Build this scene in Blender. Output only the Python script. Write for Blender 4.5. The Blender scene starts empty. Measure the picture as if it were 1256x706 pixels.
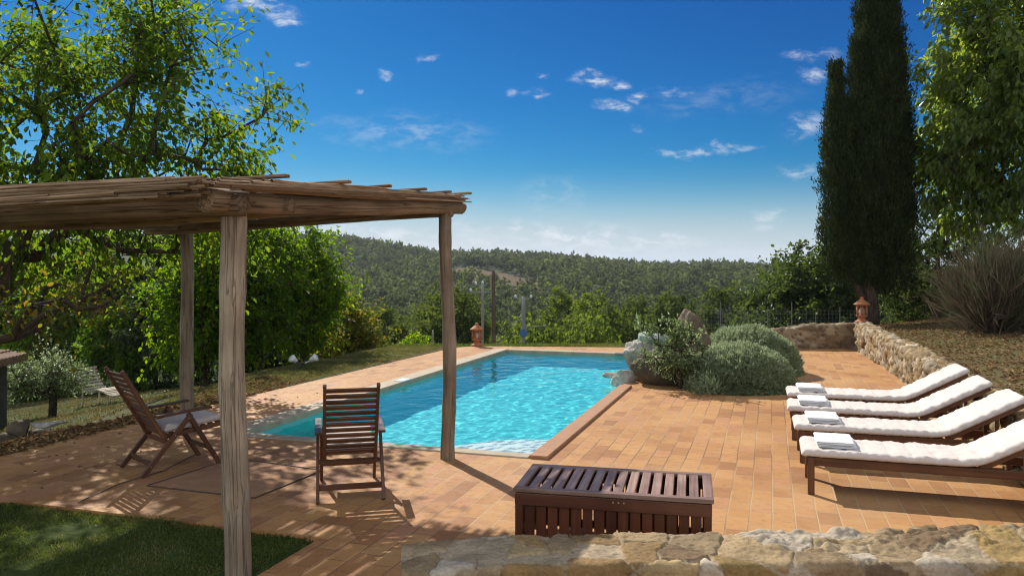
import bpy, bmesh, math, random
import numpy as np
from mathutils import Vector, Matrix

random.seed(7)
RNG = np.random.default_rng(7)
C = bpy.context.scene.collection
scene = bpy.context.scene

# ------------------------------------------------------------------ camera, sky, sun, exposure
CAM_H = 1.95
F = 975.0 / 1256.0                       # focal length over picture width
HORIZON = 328.0
cam_data = bpy.data.cameras.new('camera')
cam_data.sensor_width = 36.0
cam_data.lens = 36.0 * F
cam_data.shift_y = (HORIZON - 353.0) / 1256.0
cam_data.clip_end = 6000
cam = bpy.data.objects.new('camera', cam_data)
cam.location = (0, 0, CAM_H)
cam.rotation_euler = (math.radians(90), 0, 0)
C.objects.link(cam)
scene.camera = cam

SUN_EL = math.radians(38.3)
SUN_DIR = Vector((-0.47 * math.cos(SUN_EL), 0.883 * math.cos(SUN_EL), math.sin(SUN_EL))).normalized()   # towards the sun
sun_data = bpy.data.lights.new('sun', 'SUN')
sun_data.energy = 5.0
sun_data.angle = math.radians(0.5)
sun_data.color = (1.0, 0.93, 0.82)
sun = bpy.data.objects.new('sun', sun_data)
sun.rotation_euler = SUN_DIR.to_track_quat('Z', 'Y').to_euler()
C.objects.link(sun)

scene.view_settings.view_transform = 'Standard'
scene.view_settings.look = 'None'
scene.view_settings.gamma = 1.0
scene.view_settings.exposure = 0.34
scene.render.engine = 'CYCLES'
scene.cycles.max_bounces = 8
scene.cycles.transparent_max_bounces = 12
scene.cycles.transmission_bounces = 8
scene.cycles.use_denoising = True
scene.cycles.filter_width = 1.15


class NT:
    """small helper round a node tree"""
    def __init__(self, tree):
        self.t = tree
        self.t.nodes.clear()

    def n(self, kind, **kw):
        nd = self.t.nodes.new(kind)
        for k, v in kw.items():
            if k.startswith('i_'):
                key = k[2:]
                key = int(key) if key.isdigit() else key.replace('_', ' ')
                if isinstance(v, bpy.types.NodeSocket):
                    self.t.links.new(v, nd.inputs[key])
                else:
                    nd.inputs[key].default_value = v
            else:
                setattr(nd, k, v)
        return nd

    def link(self, a, b):
        self.t.links.new(a, b)

    def math(self, op, a, b=None, clamp=False):
        nd = self.t.nodes.new('ShaderNodeMath')
        nd.operation = op
        nd.use_clamp = clamp
        for i, v in enumerate((a, b)):
            if v is None:
                continue
            if isinstance(v, bpy.types.NodeSocket):
                self.t.links.new(v, nd.inputs[i])
            else:
                nd.inputs[i].default_value = v
        return nd.outputs[0]

    def vmath(self, op, a, b=None):
        nd = self.t.nodes.new('ShaderNodeVectorMath')
        nd.operation = op
        for i, v in enumerate((a, b)):
            if v is None:
                continue
            if isinstance(v, bpy.types.NodeSocket):
                self.t.links.new(v, nd.inputs[i])
            else:
                nd.inputs[i].default_value = v
        return nd

    def ramp(self, fac, stops, interp='LINEAR'):
        nd = self.t.nodes.new('ShaderNodeValToRGB')
        cr = nd.color_ramp
        cr.interpolation = interp
        while len(cr.elements) < len(stops):
            cr.elements.new(0.5)
        for e, (p, c) in zip(cr.elements, stops):
            e.position = p
            e.color = (c[0], c[1], c[2], 1) if not isinstance(c, (int, float)) else (c, c, c, 1)
        self.t.links.new(fac, nd.inputs[0])
        return nd.outputs[0]

    def mix(self, fac, a, b, blend='MIX'):
        nd = self.t.nodes.new('ShaderNodeMix')
        nd.data_type = 'RGBA'
        nd.blend_type = blend
        for idx, v in ((0, fac), (6, a), (7, b)):
            if isinstance(v, bpy.types.NodeSocket):
                self.t.links.new(v, nd.inputs[idx])
            elif idx == 0:
                nd.inputs[0].default_value = v
            else:
                nd.inputs[idx].default_value = (v[0], v[1], v[2], 1)
        return nd.outputs[2]

    def smooth(self, v, lo, hi, a=0.0, b=1.0):
        nd = self.t.nodes.new('ShaderNodeMapRange')
        nd.interpolation_type = 'SMOOTHSTEP'
        self.t.links.new(v, nd.inputs[0])
        for i, x in enumerate((lo, hi, a, b)):
            nd.inputs[i + 1].default_value = x
        return nd.outputs[0]


def make_world():
    w = bpy.data.worlds.new('World')
    scene.world = w
    w.use_nodes = True
    k = NT(w.node_tree)
    sky = k.n('ShaderNodeTexSky', sky_type='NISHITA', sun_disc=False)
    sky.sun_elevation = SUN_EL
    sky.sun_rotation = math.atan2(SUN_DIR.x, SUN_DIR.y)
    sky.altitude = 300
    sky.air_density = 1.0
    sky.dust_density = 0.35
    sky.ozone_density = 3.0
    hsv = k.n('ShaderNodeHueSaturation', i_Saturation=1.42, i_Value=1.0, i_Hue=0.497, i_Color=sky.outputs[0])
    # the clear deep sky of the photograph: each channel steeper than the model's
    chan = k.n('ShaderNodeSeparateColor', i_Color=hsv.outputs[0])
    ch = [k.math('MULTIPLY', k.math('POWER', k.math('MULTIPLY', chan.outputs[i], 0.125), g), s / 0.139)
          for i, (g, s) in enumerate(((2.6, .36), (1.3, .44), (1.1, .57)))]
    deep = k.n('ShaderNodeCombineColor', i_0=ch[0], i_1=ch[1], i_2=ch[2])
    # clouds, fixed in the sky by direction
    tc = k.n('ShaderNodeTexCoord')
    sep = k.n('ShaderNodeSeparateXYZ', i_0=tc.outputs['Generated'])
    fwd = k.math('MAXIMUM', sep.outputs[1], 0.02)
    a = k.math('DIVIDE', sep.outputs[0], fwd)
    e = k.math('DIVIDE', sep.outputs[2], fwd)
    ae = k.n('ShaderNodeCombineXYZ', i_0=a, i_1=e)
    nz = k.n('ShaderNodeTexNoise', i_Vector=ae.outputs[0], i_Scale=9.0, i_Detail=5.0, i_Roughness=0.6)
    wob = k.vmath('SCALE', k.vmath('SUBTRACT', nz.outputs['Color'], (0.5, 0.5, 0.5)).outputs[0])
    wob.inputs['Scale'].default_value = 0.075
    pw = k.vmath('ADD', ae.outputs[0], wob.outputs[0]).outputs[0]
    fine = k.n('ShaderNodeTexNoise', i_Vector=k.vmath('MULTIPLY', ae.outputs[0], (1.0, 2.6, 1.0)).outputs[0],
               i_Scale=30.0, i_Detail=8.0, i_Roughness=0.68, i_Distortion=0.35).outputs[0]
    clouds = [  # picture x, y, half width, half height, strength
        (318, 11, 42, 11, 1.0), (352, 20, 18, 6, .8), (727, 94, 28, 9, 1.0), (762, 99, 11, 6, .8), (748, 128, 22, 8, .95),
        (779, 114, 14, 6, .7), (656, 114, 13, 6, .75), (664, 88, 9, 5, .5), (630, 116, 8, 7, .5), (472, 87, 11, 6, .7),
        (530, 67, 10, 5, .6), (372, 72, 9, 4, .5), (778, 157, 11, 5, .6), (832, 106, 22, 6, .5), (860, 185, 58, 6, .95),
        (992, 75, 34, 7, .6), (1003, 98, 22, 8, .6), (990, 160, 30, 16, .55), (985, 215, 30, 9, .5), (436, 108, 6, 4, .4),
        (705, 286, 72, 18, 1.0), (632, 276, 16, 9, .8), (800, 297, 50, 11, .9), (938, 264, 26, 11, .6), (560, 283, 60, 14, .4),
        (460, 286, 90, 11, .8), (500, 165, 95, 26, .25), (680, 240, 40, 20, .22), (640, 305, 300, 24, .55), (900, 305, 120, 16, .3),
        (420, 233, 38, 4, .6), (880, 120, 110, 20, .12), (220, 140, 120, 30, .15)]
    tot = None
    for (px, py, hw, hh, s) in clouds:
        c = ((px - 628) / 975.0, (HORIZON - py) / 975.0, 0)
        d = k.vmath('SUBTRACT', pw, c)
        d = k.vmath('MULTIPLY', d.outputs[0], (975.0 / (hw * 1.12), 975.0 / (hh * 1.1), 0))
        l = k.vmath('LENGTH', d.outputs[0])
        m = k.smooth(l.outputs['Value'], 1.25, 0.1, 0.0, s)
        tot = m if tot is None else k.math('MAXIMUM', tot, m)
    front = k.math('GREATER_THAN', sep.outputs[1], 0.05)
    dens = k.math('MULTIPLY', k.math('MULTIPLY', tot, k.smooth(fine, 0.40, 0.66, 0.03, 1.0)), front, clamp=True)
    # pale haze blended into the sky colour towards the horizon
    hz = k.smooth(sep.outputs[2], 0.15, 0.0)
    skyc = k.mix(k.math('POWER', hz, 1.8), deep.outputs[0], (4.5, 5.25, 5.9))
    # bright fill cloud added overhead and behind the camera to lift the shade
    fill_noise = k.n('ShaderNodeTexNoise', i_Vector=tc.outputs['Generated'], i_Scale=3.0, i_Detail=6.0, i_Roughness=0.6)
    behind = k.math('MULTIPLY', k.smooth(sep.outputs[1], 0.45, -0.25), k.smooth(fill_noise.outputs[0], 0.35, 0.6, 0.25, 1.0))
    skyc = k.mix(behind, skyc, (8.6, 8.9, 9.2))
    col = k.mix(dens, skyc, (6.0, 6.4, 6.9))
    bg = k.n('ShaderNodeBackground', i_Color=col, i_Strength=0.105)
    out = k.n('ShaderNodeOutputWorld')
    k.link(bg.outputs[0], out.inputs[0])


make_world()

# ------------------------------------------------------------------ numpy noise
_perm = np.random.default_rng(3).permutation(256)
_perm = np.concatenate([_perm, _perm])
_g = np.random.default_rng(4).normal(size=(256, 3))
_g /= np.linalg.norm(_g, axis=1)[:, None]


def perlin(p):
    p = np.asarray(p, float)
    i = np.floor(p).astype(int)
    f = p - i
    i &= 255
    u = f * f * f * (f * (f * 6 - 15) + 10)
    def g(dx, dy, dz):
        h = _perm[_perm[_perm[(i[..., 0] + dx) & 255] + ((i[..., 1] + dy) & 255)] + ((i[..., 2] + dz) & 255)]
        return (_g[h] * (f - np.array([dx, dy, dz]))).sum(-1)
    def L(a, b, t):
        return a + t * (b - a)
    x0 = L(L(g(0, 0, 0), g(1, 0, 0), u[..., 0]), L(g(0, 1, 0), g(1, 1, 0), u[..., 0]), u[..., 1])
    x1 = L(L(g(0, 0, 1), g(1, 0, 1), u[..., 0]), L(g(0, 1, 1), g(1, 1, 1), u[..., 0]), u[..., 1])
    return L(x0, x1, u[..., 2]) * 1.5


def fbm(p, oct=4, gain=0.5, lac=2.03):
    p = np.asarray(p, float)
    s = 0
    a = 1.0
    for k in range(oct):
        s = s + a * perlin(p * lac ** k + 17.3 * k)
        a *= gain
    return s


def P3(x, y, z=0.0):
    x, y = np.broadcast_arrays(np.asarray(x, float), np.asarray(y, float))
    return np.stack([x, y, np.broadcast_to(np.asarray(z, float), x.shape)], -1)


def sstep(x, a, b):
    t = np.clip((x - a) / (b - a), 0, 1)
    return t * t * (3 - 2 * t)


# ------------------------------------------------------------------ the pool's own axes on the ground
YAW = math.radians(18.0)
U = Vector((math.sin(YAW), math.cos(YAW), 0))
V = Vector((math.cos(YAW), -math.sin(YAW), 0))
R0 = Vector((0.23, 8.27, 0))
POOL_L, POOL_W = 9.9, 3.6


def uv(u, v, z=0.0):
    p = R0 + U * u + V * v
    return Vector((p.x, p.y, z))


def to_uv(x, y):
    dx, dy = x - R0.x, y - R0.y
    return dx * U.x + dy * U.y, dx * V.x + dy * V.y


def at(px, d, z=0.0):
    return Vector(((px - 628) / 975.0 * d, d, z))


# ------------------------------------------------------------------ objects, tags
def tag(o, label=None, cat=None, group=None, kind=None):
    if label: o['label'] = label
    if cat: o['category'] = cat
    if group: o['group'] = group
    if kind: o['kind'] = kind
    return o


def thing(name, label, cat, loc=(0, 0, 0), rotz=0.0, group=None):
    o = bpy.data.objects.new(name, None)
    o.empty_display_size = 0.1
    o.location = loc
    o.rotation_euler = (0, 0, rotz)
    C.objects.link(o)
    return tag(o, label, cat, group)


def copy_tree(o, parent=None):
    c = o.copy()
    C.objects.link(c)
    c.parent = parent
    for ch in list(o.children):
        copy_tree(ch, c)
    return c


def mesh_np(name, verts, quads=None, tris=None, attrs=None, smooth=False, mats=(), parent=None, loc=(0, 0, 0), mat_idx=None):
    """link one mesh object from numpy arrays"""
    me = bpy.data.meshes.new(name)
    verts = np.asarray(verts, np.float32).reshape(-1, 3)
    q = np.zeros((0, 4), np.int32) if quads is None or len(quads) == 0 else np.asarray(quads, np.int32)
    t = np.zeros((0, 3), np.int32) if tris is None or len(tris) == 0 else np.asarray(tris, np.int32)
    me.vertices.add(len(verts))
    me.vertices.foreach_set('co', verts.ravel())
    nl = q.size + t.size
    me.loops.add(nl)
    me.loops.foreach_set('vertex_index', np.concatenate([q.ravel(), t.ravel()]).astype(np.int32))
    me.polygons.add(len(q) + len(t))
    starts = np.concatenate([np.arange(len(q)) * 4, q.size + np.arange(len(t)) * 3]).astype(np.int32)
    me.polygons.foreach_set('loop_start', starts)
    if mat_idx is not None:
        me.polygons.foreach_set('material_index', np.asarray(mat_idx, np.int32))
    me.polygons.foreach_set('use_smooth', np.full(len(q) + len(t), smooth, bool))
    for an, av in (attrs or {}).items():
        av = np.asarray(av, np.float32)
        if av.ndim == 1:
            at_ = me.attributes.new(an, 'FLOAT', 'POINT')
            at_.data.foreach_set('value', av)
        elif av.shape[1] == 3:
            at_ = me.attributes.new(an, 'FLOAT_VECTOR', 'POINT')
            at_.data.foreach_set('vector', av.ravel())
    me.update(calc_edges=True)
    for m in (mats if isinstance(mats, (list, tuple)) else [mats]):
        me.materials.append(m)
    o = bpy.data.objects.new(name, me)
    o.location = loc
    C.objects.link(o)
    if parent is not None:
        o.parent = parent
    return o


def grid_quads(nx, ny):
    i = np.arange(nx - 1)
    j = np.arange(ny - 1)
    I, J = np.meshgrid(i, j, indexing='ij')
    a = (I * ny + J).ravel()
    return np.stack([a, a + ny, a + ny + 1, a + 1], 1)


def orth(d):
    d = d / np.linalg.norm(d)
    a = np.array([0, 0, 1.0]) if abs(d[2]) < 0.9 else np.array([1.0, 0, 0])
    x = np.cross(a, d)
    x /= np.linalg.norm(x)
    return x, np.cross(d, x)


class MB:
    """collects bars, boxes and tubes into one mesh; gc = coordinate along the grain, rnd = per-piece random"""
    def __init__(self):
        self.v, self.q, self.t, self.gc, self.rnd = [], [], [], [], []
        self.n = 0

    def add(self, v, q=(), t=(), gc=None, r=None):
        v = np.asarray(v, float).reshape(-1, 3)
        if len(q): self.q.append(np.asarray(q) + self.n)
        if len(t): self.t.append(np.asarray(t) + self.n)
        self.v.append(v)
        off = np.array([random.random() * 50, random.random() * 50, 0])
        self.gc.append((v if gc is None else np.asarray(gc, float)) + off)
        self.rnd.append(np.full(len(v), random.random() if r is None else r))
        self.n += len(v)

    def bar(self, p0, p1, w, h, up=(0, 0, 1), ch=0.004):
        """chamfered bar from p0 to p1, w wide, h high (h along up)"""
        p0, p1 = np.array(p0, float), np.array(p1, float)
        d = p1 - p0
        L = np.linalg.norm(d)
        d /= L
        up = np.array(up, float)
        x = np.cross(d, up)
        if np.linalg.norm(x) < 1e-6:
            x, _ = orth(d)
        x /= np.linalg.norm(x)
        z = np.cross(x, d)
        c = min(ch, w * .3, h * .3)
        prof = [(-w / 2 + c, -h / 2), (w / 2 - c, -h / 2), (w / 2, -h / 2 + c), (w / 2, h / 2 - c),
                (w / 2 - c, h / 2), (-w / 2 + c, h / 2), (-w / 2, h / 2 - c), (-w / 2, -h / 2 + c)]
        v, g = [], []
        sw, sh = (w - 2 * c) / w, (h - 2 * c) / h
        for (t, s) in ((0, 0), (c, 1), (L - c, 1), (L, 0)):
            for (a, b) in prof:
                aa, bb = (a, b) if s else (a * sw, b * sh)
                v.append(p0 + d * t + x * aa + z * bb)
                g.append((t, aa, bb))
        q = []
        for k in range(3):
            for j in range(8):
                q.append((k * 8 + j, k * 8 + (j + 1) % 8, k * 8 + 8 + (j + 1) % 8, k * 8 + 8 + j))
        t = []
        for j in range(1, 7):
            t.append((0, j + 1, j))
            t.append((24, 24 + j, 24 + j + 1))
        self.add(v, q, t, g)

    def tube(self, pts, radii, sides=8, rough=0.0, cap=True, seed=None, r=None, nscale=3.0):
        pts = np.asarray(pts, float)
        radii = np.broadcast_to(np.asarray(radii, float), (len(pts),))
        n = len(pts)
        ds = np.gradient(pts, axis=0)
        x, y = orth(ds[0])
        ang = np.arange(sides) / sides * 2 * math.pi
        v, g = [], []
        L = 0
        sd = random.random() * 100 if seed is None else seed
        for i in range(n):
            d = ds[i] / np.linalg.norm(ds[i])
            x = x - d * (x @ d)
            x /= np.linalg.norm(x)
            y = np.cross(d, x)
            if i: L += np.linalg.norm(pts[i] - pts[i - 1])
            rr = np.full(sides, radii[i])
            if rough:
                q = np.stack([np.cos(ang) * 1.3 + sd, np.sin(ang) * 1.3, np.full(sides, L * nscale)], 1)
                rr = rr * (1 + rough * fbm(q, 3))
            ring = pts[i] + np.outer(np.cos(ang) * rr, x) + np.outer(np.sin(ang) * rr, y)
            v.append(ring)
            g.append(np.stack([np.full(sides, L), np.cos(ang) * radii[i], np.sin(ang) * radii[i]], 1))
        v = np.concatenate(v)
        g = np.concatenate(g)
        q = []
        for i in range(n - 1):
            for j in range(sides):
                q.append((i * sides + j, i * sides + (j + 1) % sides, (i + 1) * sides + (j + 1) % sides, (i + 1) * sides + j))
        t = []
        if cap:
            v = np.concatenate([v, pts[:1], pts[-1:]])
            g = np.concatenate([g, [[0, 0, 0]], [[L, 0, 0]]])
            a, b = n * sides, n * sides + 1
            for j in range(sides):
                t.append((a, (j + 1) % sides, j))
                t.append((b, (n - 1) * sides + j, (n - 1) * sides + (j + 1) % sides))
        self.add(v, q, t, g, r)

    def lathe(self, prof, sides=24, center=(0, 0, 0)):
        """prof: list of (r, z)"""
        v, q = [], []
        for (r, z) in prof:
            for j in range(sides):
                a = j / sides * 2 * math.pi
                v.append((center[0] + r * math.cos(a), center[1] + r * math.sin(a), center[2] + z))
        for i in range(len(prof) - 1):
            for j in range(sides):
                q.append((i * sides + j, i * sides + (j + 1) % sides, (i + 1) * sides + (j + 1) % sides, (i + 1) * sides + j))
        self.add(v, q)

    def build(self, name, mat, parent=None, smooth=False, loc=(0, 0, 0)):
        q = np.concatenate(self.q) if self.q else None
        t = np.concatenate(self.t) if self.t else None
        return mesh_np(name, np.concatenate(self.v), q, t, {'gc': np.concatenate(self.gc), 'rnd': np.concatenate(self.rnd)},
                       smooth, [mat], parent, loc)


# ------------------------------------------------------------------ materials
def mat(name):
    m = bpy.data.materials.new(name)
    m.use_nodes = True
    return m, NT(m.node_tree)


def finish(k, shader, disp=None):
    out = k.n('ShaderNodeOutputMaterial')
    k.link(shader, out.inputs[0])


def attr(k, name):
    return k.n('ShaderNodeAttribute', attribute_name=name)


def m_plain(name, col, rough=0.6, metal=0.0, var=0.12, scale=8.0, bump=0.0):
    m, k = mat(name)
    tc = k.n('ShaderNodeTexCoord')
    nz = k.n('ShaderNodeTexNoise', i_Vector=tc.outputs['Object'], i_Scale=scale, i_Detail=5.0)
    c = k.mix(nz.outputs[0], [x * (1 - var * 1.5) for x in col], [min(1, x * (1 + var)) for x in col])
    p = k.n('ShaderNodeBsdfPrincipled', i_Base_Color=c, i_Roughness=rough, i_Metallic=metal)
    if bump:
        b = k.n('ShaderNodeBump', i_Strength=bump, i_Distance=0.01, i_Height=nz.outputs[0])
        k.link(b.outputs[0], p.inputs['Normal'])
    finish(k, p.outputs[0])
    return m


def m_wood(name, dark, light, rough=0.5, grain=(1.2, 45, 45), bump=0.25, crack=0.0, spec=0.5, coat=0.0):
    m, k = mat(name)
    g = attr(k, 'gc')
    r = attr(k, 'rnd')
    v = k.vmath('MULTIPLY', g.outputs['Vector'], grain)
    v = k.vmath('ADD', v.outputs[0], k.vmath('SCALE', r.outputs['Color']).outputs[0])
    n1 = k.n('ShaderNodeTexNoise', i_Vector=v.outputs[0], i_Scale=1.0, i_Detail=6.0, i_Roughness=0.65)
    n2 = k.n('ShaderNodeTexNoise', i_Vector=g.outputs['Vector'], i_Scale=2.3, i_Detail=4.0)
    c = k.ramp(n1.outputs[0], [(0.3, dark), (0.68, light)])
    c = k.mix(k.smooth(n2.outputs[0], 0.35, 0.7, 0.0, 0.55), c, [x * 0.6 for x in dark])
    h = k.n('ShaderNodeHueSaturation', i_Color=c, i_Value=k.math('ADD', k.math('MULTIPLY', r.outputs['Fac'], 0.5), 0.75))
    c = h.outputs[0]
    hgt = n1.outputs[0]
    if crack:
        v3 = k.vmath('MULTIPLY', g.outputs['Vector'], (0.45, 24, 24))
        n3 = k.n('ShaderNodeTexNoise', i_Vector=v3.outputs[0], i_Scale=1.0, i_Detail=3.0, i_Distortion=0.4)
        cr = k.math('ABSOLUTE', k.math('SUBTRACT', n3.outputs[0], 0.5))
        cm = k.smooth(cr, 0.0, 0.022, crack, 0.0)
        c = k.mix(cm, c, [x * 0.25 for x in dark])
        hgt = k.math('SUBTRACT', hgt, k.math('MULTIPLY', cm, 1.5))
    b = k.n('ShaderNodeBump', i_Strength=bump, i_Distance=0.006, i_Height=hgt)
    p = k.n('ShaderNodeBsdfPrincipled', i_Base_Color=c, i_Roughness=rough, i_Normal=b.outputs[0])
    p.inputs['Specular IOR Level'].default_value = spec
    p.inputs['Coat Weight'].default_value = coat
    finish(k, p.outputs[0])
    return m


def m_leaf(name, cols, trans=0.5, rough=0.45, gloss=0.35, tcol=1.35):
    """leaf: reflecting and letting light through; the colour varies leaf by leaf"""
    m, k = mat(name)
    r = attr(k, 'rnd')
    c = k.ramp(r.outputs['Fac'], cols)
    p = k.n('ShaderNodeBsdfPrincipled', i_Base_Color=c, i_Roughness=rough)
    p.inputs['Specular IOR Level'].default_value = gloss
    hs = k.n('ShaderNodeHueSaturation', i_Color=c, i_Hue=0.485, i_Saturation=1.1, i_Value=tcol)
    t = k.n('ShaderNodeBsdfTranslucent', i_Color=hs.outputs[0])
    mx = k.n('ShaderNodeMixShader', i_0=trans)
    k.link(p.outputs[0], mx.inputs[1])
    k.link(t.outputs[0], mx.inputs[2])
    finish(k, mx.outputs[0])
    return m


def m_brick():
    m, k = mat('terracotta_paving')
    tc = k.n('ShaderNodeTexCoord')
    sp = k.n('ShaderNodeSeparateXYZ', i_0=tc.outputs['Object'])
    cb0 = k.n('ShaderNodeCombineXYZ', i_0=sp.outputs[1], i_1=sp.outputs[0])
    wn = k.n('ShaderNodeTexNoise', i_Vector=tc.outputs['Object'], i_Scale=2.2, i_Detail=3.0)
    wob = k.vmath('SCALE', k.vmath('SUBTRACT', wn.outputs['Color'], (.5, .5, .5)).outputs[0])
    wob.inputs['Scale'].default_value = 0.022
    cb = k.vmath('ADD', cb0.outputs[0], wob.outputs[0])
    br = k.n('ShaderNodeTexBrick', i_Vector=cb.outputs[0], i_Scale=1.0, i_Mortar_Size=0.0058, i_Mortar_Smooth=0.25, i_Bias=0.0,
             i_Brick_Width=0.325, i_Row_Height=0.168, offset=0.5, squash=1.0)
    br.inputs['Color1'].default_value = (0, 0, 0, 1)
    br.inputs['Color2'].default_value = (1, 1, 1, 1)
    br.inputs['Mortar'].default_value = (0.5, 0.5, 0.5, 1)
    cid = k.n('ShaderNodeSeparateColor', i_Color=br.outputs[0]).outputs[0]
    c = k.ramp(cid, [(0.0, (0.275, 0.12, 0.045)), (0.12, (0.34, 0.155, 0.055)), (0.35, (0.41, 0.205, 0.070)), (0.7, (0.46, 0.24, 0.086)), (1.0, (0.40, 0.185, 0.088))])
    n1 = k.n('ShaderNodeTexNoise', i_Vector=tc.outputs['Object'], i_Scale=1.1, i_Detail=6.0, i_Roughness=0.65)
    n2 = k.n('ShaderNodeTexNoise', i_Vector=tc.outputs['Object'], i_Scale=13.0, i_Detail=8.0, i_Roughness=0.7)
    n3 = k.n('ShaderNodeTexNoise', i_Vector=tc.outputs['Object'], i_Scale=0.45, i_Detail=4.0)
    c = k.mix(k.smooth(n1.outputs[0], 0.45, 0.75, 0.0, 0.55), c, (0.47, 0.29, 0.125))       # lime bloom
    c = k.mix(k.smooth(n1.outputs[0], 0.52, 0.28, 0.0, 0.6), c, (0.26, 0.125, 0.055))        # worn and dirty
    c = k.mix(k.smooth(n2.outputs[0], 0.50, 0.74, 0.0, 0.65), c, (0.22, 0.11, 0.05))       # stains
    c = k.mix(k.smooth(n3.outputs[0], 0.52, 0.7, 0.0, 0.35), c, (0.45, 0.28, 0.145))
    mc = k.mix(k.smooth(n3.outputs[0], 0.4, 0.6), (0.16, 0.09, 0.05), (0.44, 0.31, 0.18))
    c = k.mix(k.math('MULTIPLY', br.outputs['Fac'], 0.8), c, mc)
    hh = k.math('SUBTRACT', k.math('MULTIPLY', n2.outputs[0], 0.25), br.outputs['Fac'])
    hh = k.math('ADD', hh, k.math('MULTIPLY', cid, 0.35))
    b = k.n('ShaderNodeBump', i_Strength=0.55, i_Distance=0.006, i_Height=hh)
    p = k.n('ShaderNodeBsdfPrincipled', i_Base_Color=c, i_Roughness=k.smooth(n2.outputs[0], 0.3, 0.7, 0.62, 0.85), i_Normal=b.outputs[0])
    p.inputs['Specular IOR Level'].default_value = 0.3
    finish(k, p.outputs[0])
    return m


def m_stone_attr(name, rough=0.85, bump=0.5, scale=30.0):
    """stone whose colour comes stone by stone from the mesh ('scol'), with grain on top"""
    m, k = mat(name)
    a = attr(k, 'scol')
    tc = k.n('ShaderNodeTexCoord')
    n = k.n('ShaderNodeTexNoise', i_Vector=tc.outputs['Object'], i_Scale=scale, i_Detail=9.0, i_Roughness=0.72)
    n2 = k.n('ShaderNodeTexNoise', i_Vector=tc.outputs['Object'], i_Scale=scale * 0.22, i_Detail=5.0, i_Roughness=0.6)
    c = k.mix(k.smooth(n.outputs[0], 0.3, 0.75, 0.0, 0.7), k.mix(1.0, a.outputs['Color'], (0.6, 0.55, 0.5), 'MULTIPLY'), a.outputs['Color'])
    c = k.mix(k.smooth(n2.outputs[0], 0.55, 0.75, 0.0, 0.5), c, k.mix(1.0, a.outputs['Color'], (0.62, 0.55, 0.42), 'MULTIPLY'))
    b = k.n('ShaderNodeBump', i_Strength=bump, i_Distance=0.012, i_Height=n.outputs[0])
    p = k.n('ShaderNodeBsdfPrincipled', i_Base_Color=c, i_Roughness=rough, i_Normal=b.outputs[0])
    p.inputs['Specular IOR Level'].default_value = 0.25
    finish(k, p.outputs[0])
    return m


def m_rock(name, c1, c2, c3, scale=3.0):
    m, k = mat(name)
    tc = k.n('ShaderNodeTexCoord')
    n = k.n('ShaderNodeTexNoise', i_Vector=tc.outputs['Object'], i_Scale=scale, i_Detail=9.0, i_Roughness=0.68)
    n2 = k.n('ShaderNodeTexNoise', i_Vector=tc.outputs['Object'], i_Scale=scale * 9, i_Detail=8.0, i_Roughness=0.75)
    c = k.ramp(n.outputs[0], [(0.32, c1), (0.52, c2), (0.7, c3)])
    c = k.mix(k.smooth(n2.outputs[0], 0.5, 0.75, 0.0, 0.7), c, [x * 0.5 for x in c1])
    b = k.n('ShaderNodeBump', i_Strength=0.7, i_Distance=0.03, i_Height=n2.outputs[0])
    p = k.n('ShaderNodeBsdfPrincipled', i_Base_Color=c, i_Roughness=0.85, i_Normal=b.outputs[0])
    finish(k, p.outputs[0])
    return m


def m_cloth(name, col, weave=220.0, rough=0.9):
    m, k = mat(name)
    tc = k.n('ShaderNodeTexCoord')
    n = k.n('ShaderNodeTexNoise', i_Vector=tc.outputs['Object'], i_Scale=weave, i_Detail=2.0)
    n2 = k.n('ShaderNodeTexNoise', i_Vector=tc.outputs['Object'], i_Scale=5.0, i_Detail=6.0)
    c = k.mix(k.smooth(n2.outputs[0], 0.4, 0.75, 0.0, 0.35), col, [col[0] * .86, col[1] * .83, col[2] * .80])
    h = k.math('ADD', k.math('MULTIPLY', n.outputs[0], 0.5), n2.outputs[0])
    b = k.n('ShaderNodeBump', i_Strength=0.35, i_Distance=0.004, i_Height=h)
    p = k.n('ShaderNodeBsdfPrincipled', i_Base_Color=c, i_Roughness=rough, i_Normal=b.outputs[0])
    p.inputs['Sheen Weight'].default_value = 0.2
    p.inputs['Specular IOR Level'].default_value = 0.15
    finish(k, p.outputs[0])
    return m


M_BRICK = m_brick()
M_TEAK = m_wood('dark_teak', (0.082, 0.031, 0.014), (0.175, 0.073, 0.034), rough=0.38, bump=0.15)
M_BOX = m_wood('box_stain', (0.085, 0.027, 0.013), (0.15, 0.052, 0.027), rough=0.36, bump=0.2)
M_BOXTOP = m_wood('box_lid_worn', (0.19, 0.09, 0.06), (0.44, 0.30, 0.23), rough=0.46, bump=0.3, spec=.4)
M_POST = m_wood('weathered_post', (0.22, 0.165, 0.115), (0.40, 0.315, 0.225), rough=0.85, grain=(3.2, 30, 30), bump=0.9, crack=0.55, spec=0.15)
M_BEAM = m_wood('weathered_beam', (0.17, 0.11, 0.062), (0.38, 0.265, 0.165), rough=0.85, grain=(1.3, 38, 38), bump=0.9, crack=0.7, spec=0.15)
M_STICK = m_wood('brushwood', (0.19, 0.115, 0.065), (0.44, 0.31, 0.195), rough=0.85, grain=(3, 60, 60), bump=0.4, spec=0.1)
M_BARK = m_wood('bark', (0.045, 0.033, 0.025), (0.14, 0.105, 0.08), rough=0.9, grain=(5, 22, 22), bump=1.0, crack=0.6, spec=0.1)
M_CUSH = m_cloth('cream_cotton', (0.62, 0.555, 0.51))
M_TOWEL = m_cloth('white_towel', (0.76, 0.76, 0.765), weave=300)
M_TERRA = m_plain('terracotta', (0.40, 0.15, 0.062), rough=0.75, var=0.3, scale=11, bump=0.2)
M_DARK = m_plain('dark_metal', (0.03, 0.03, 0.033), rough=0.5)
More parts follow.
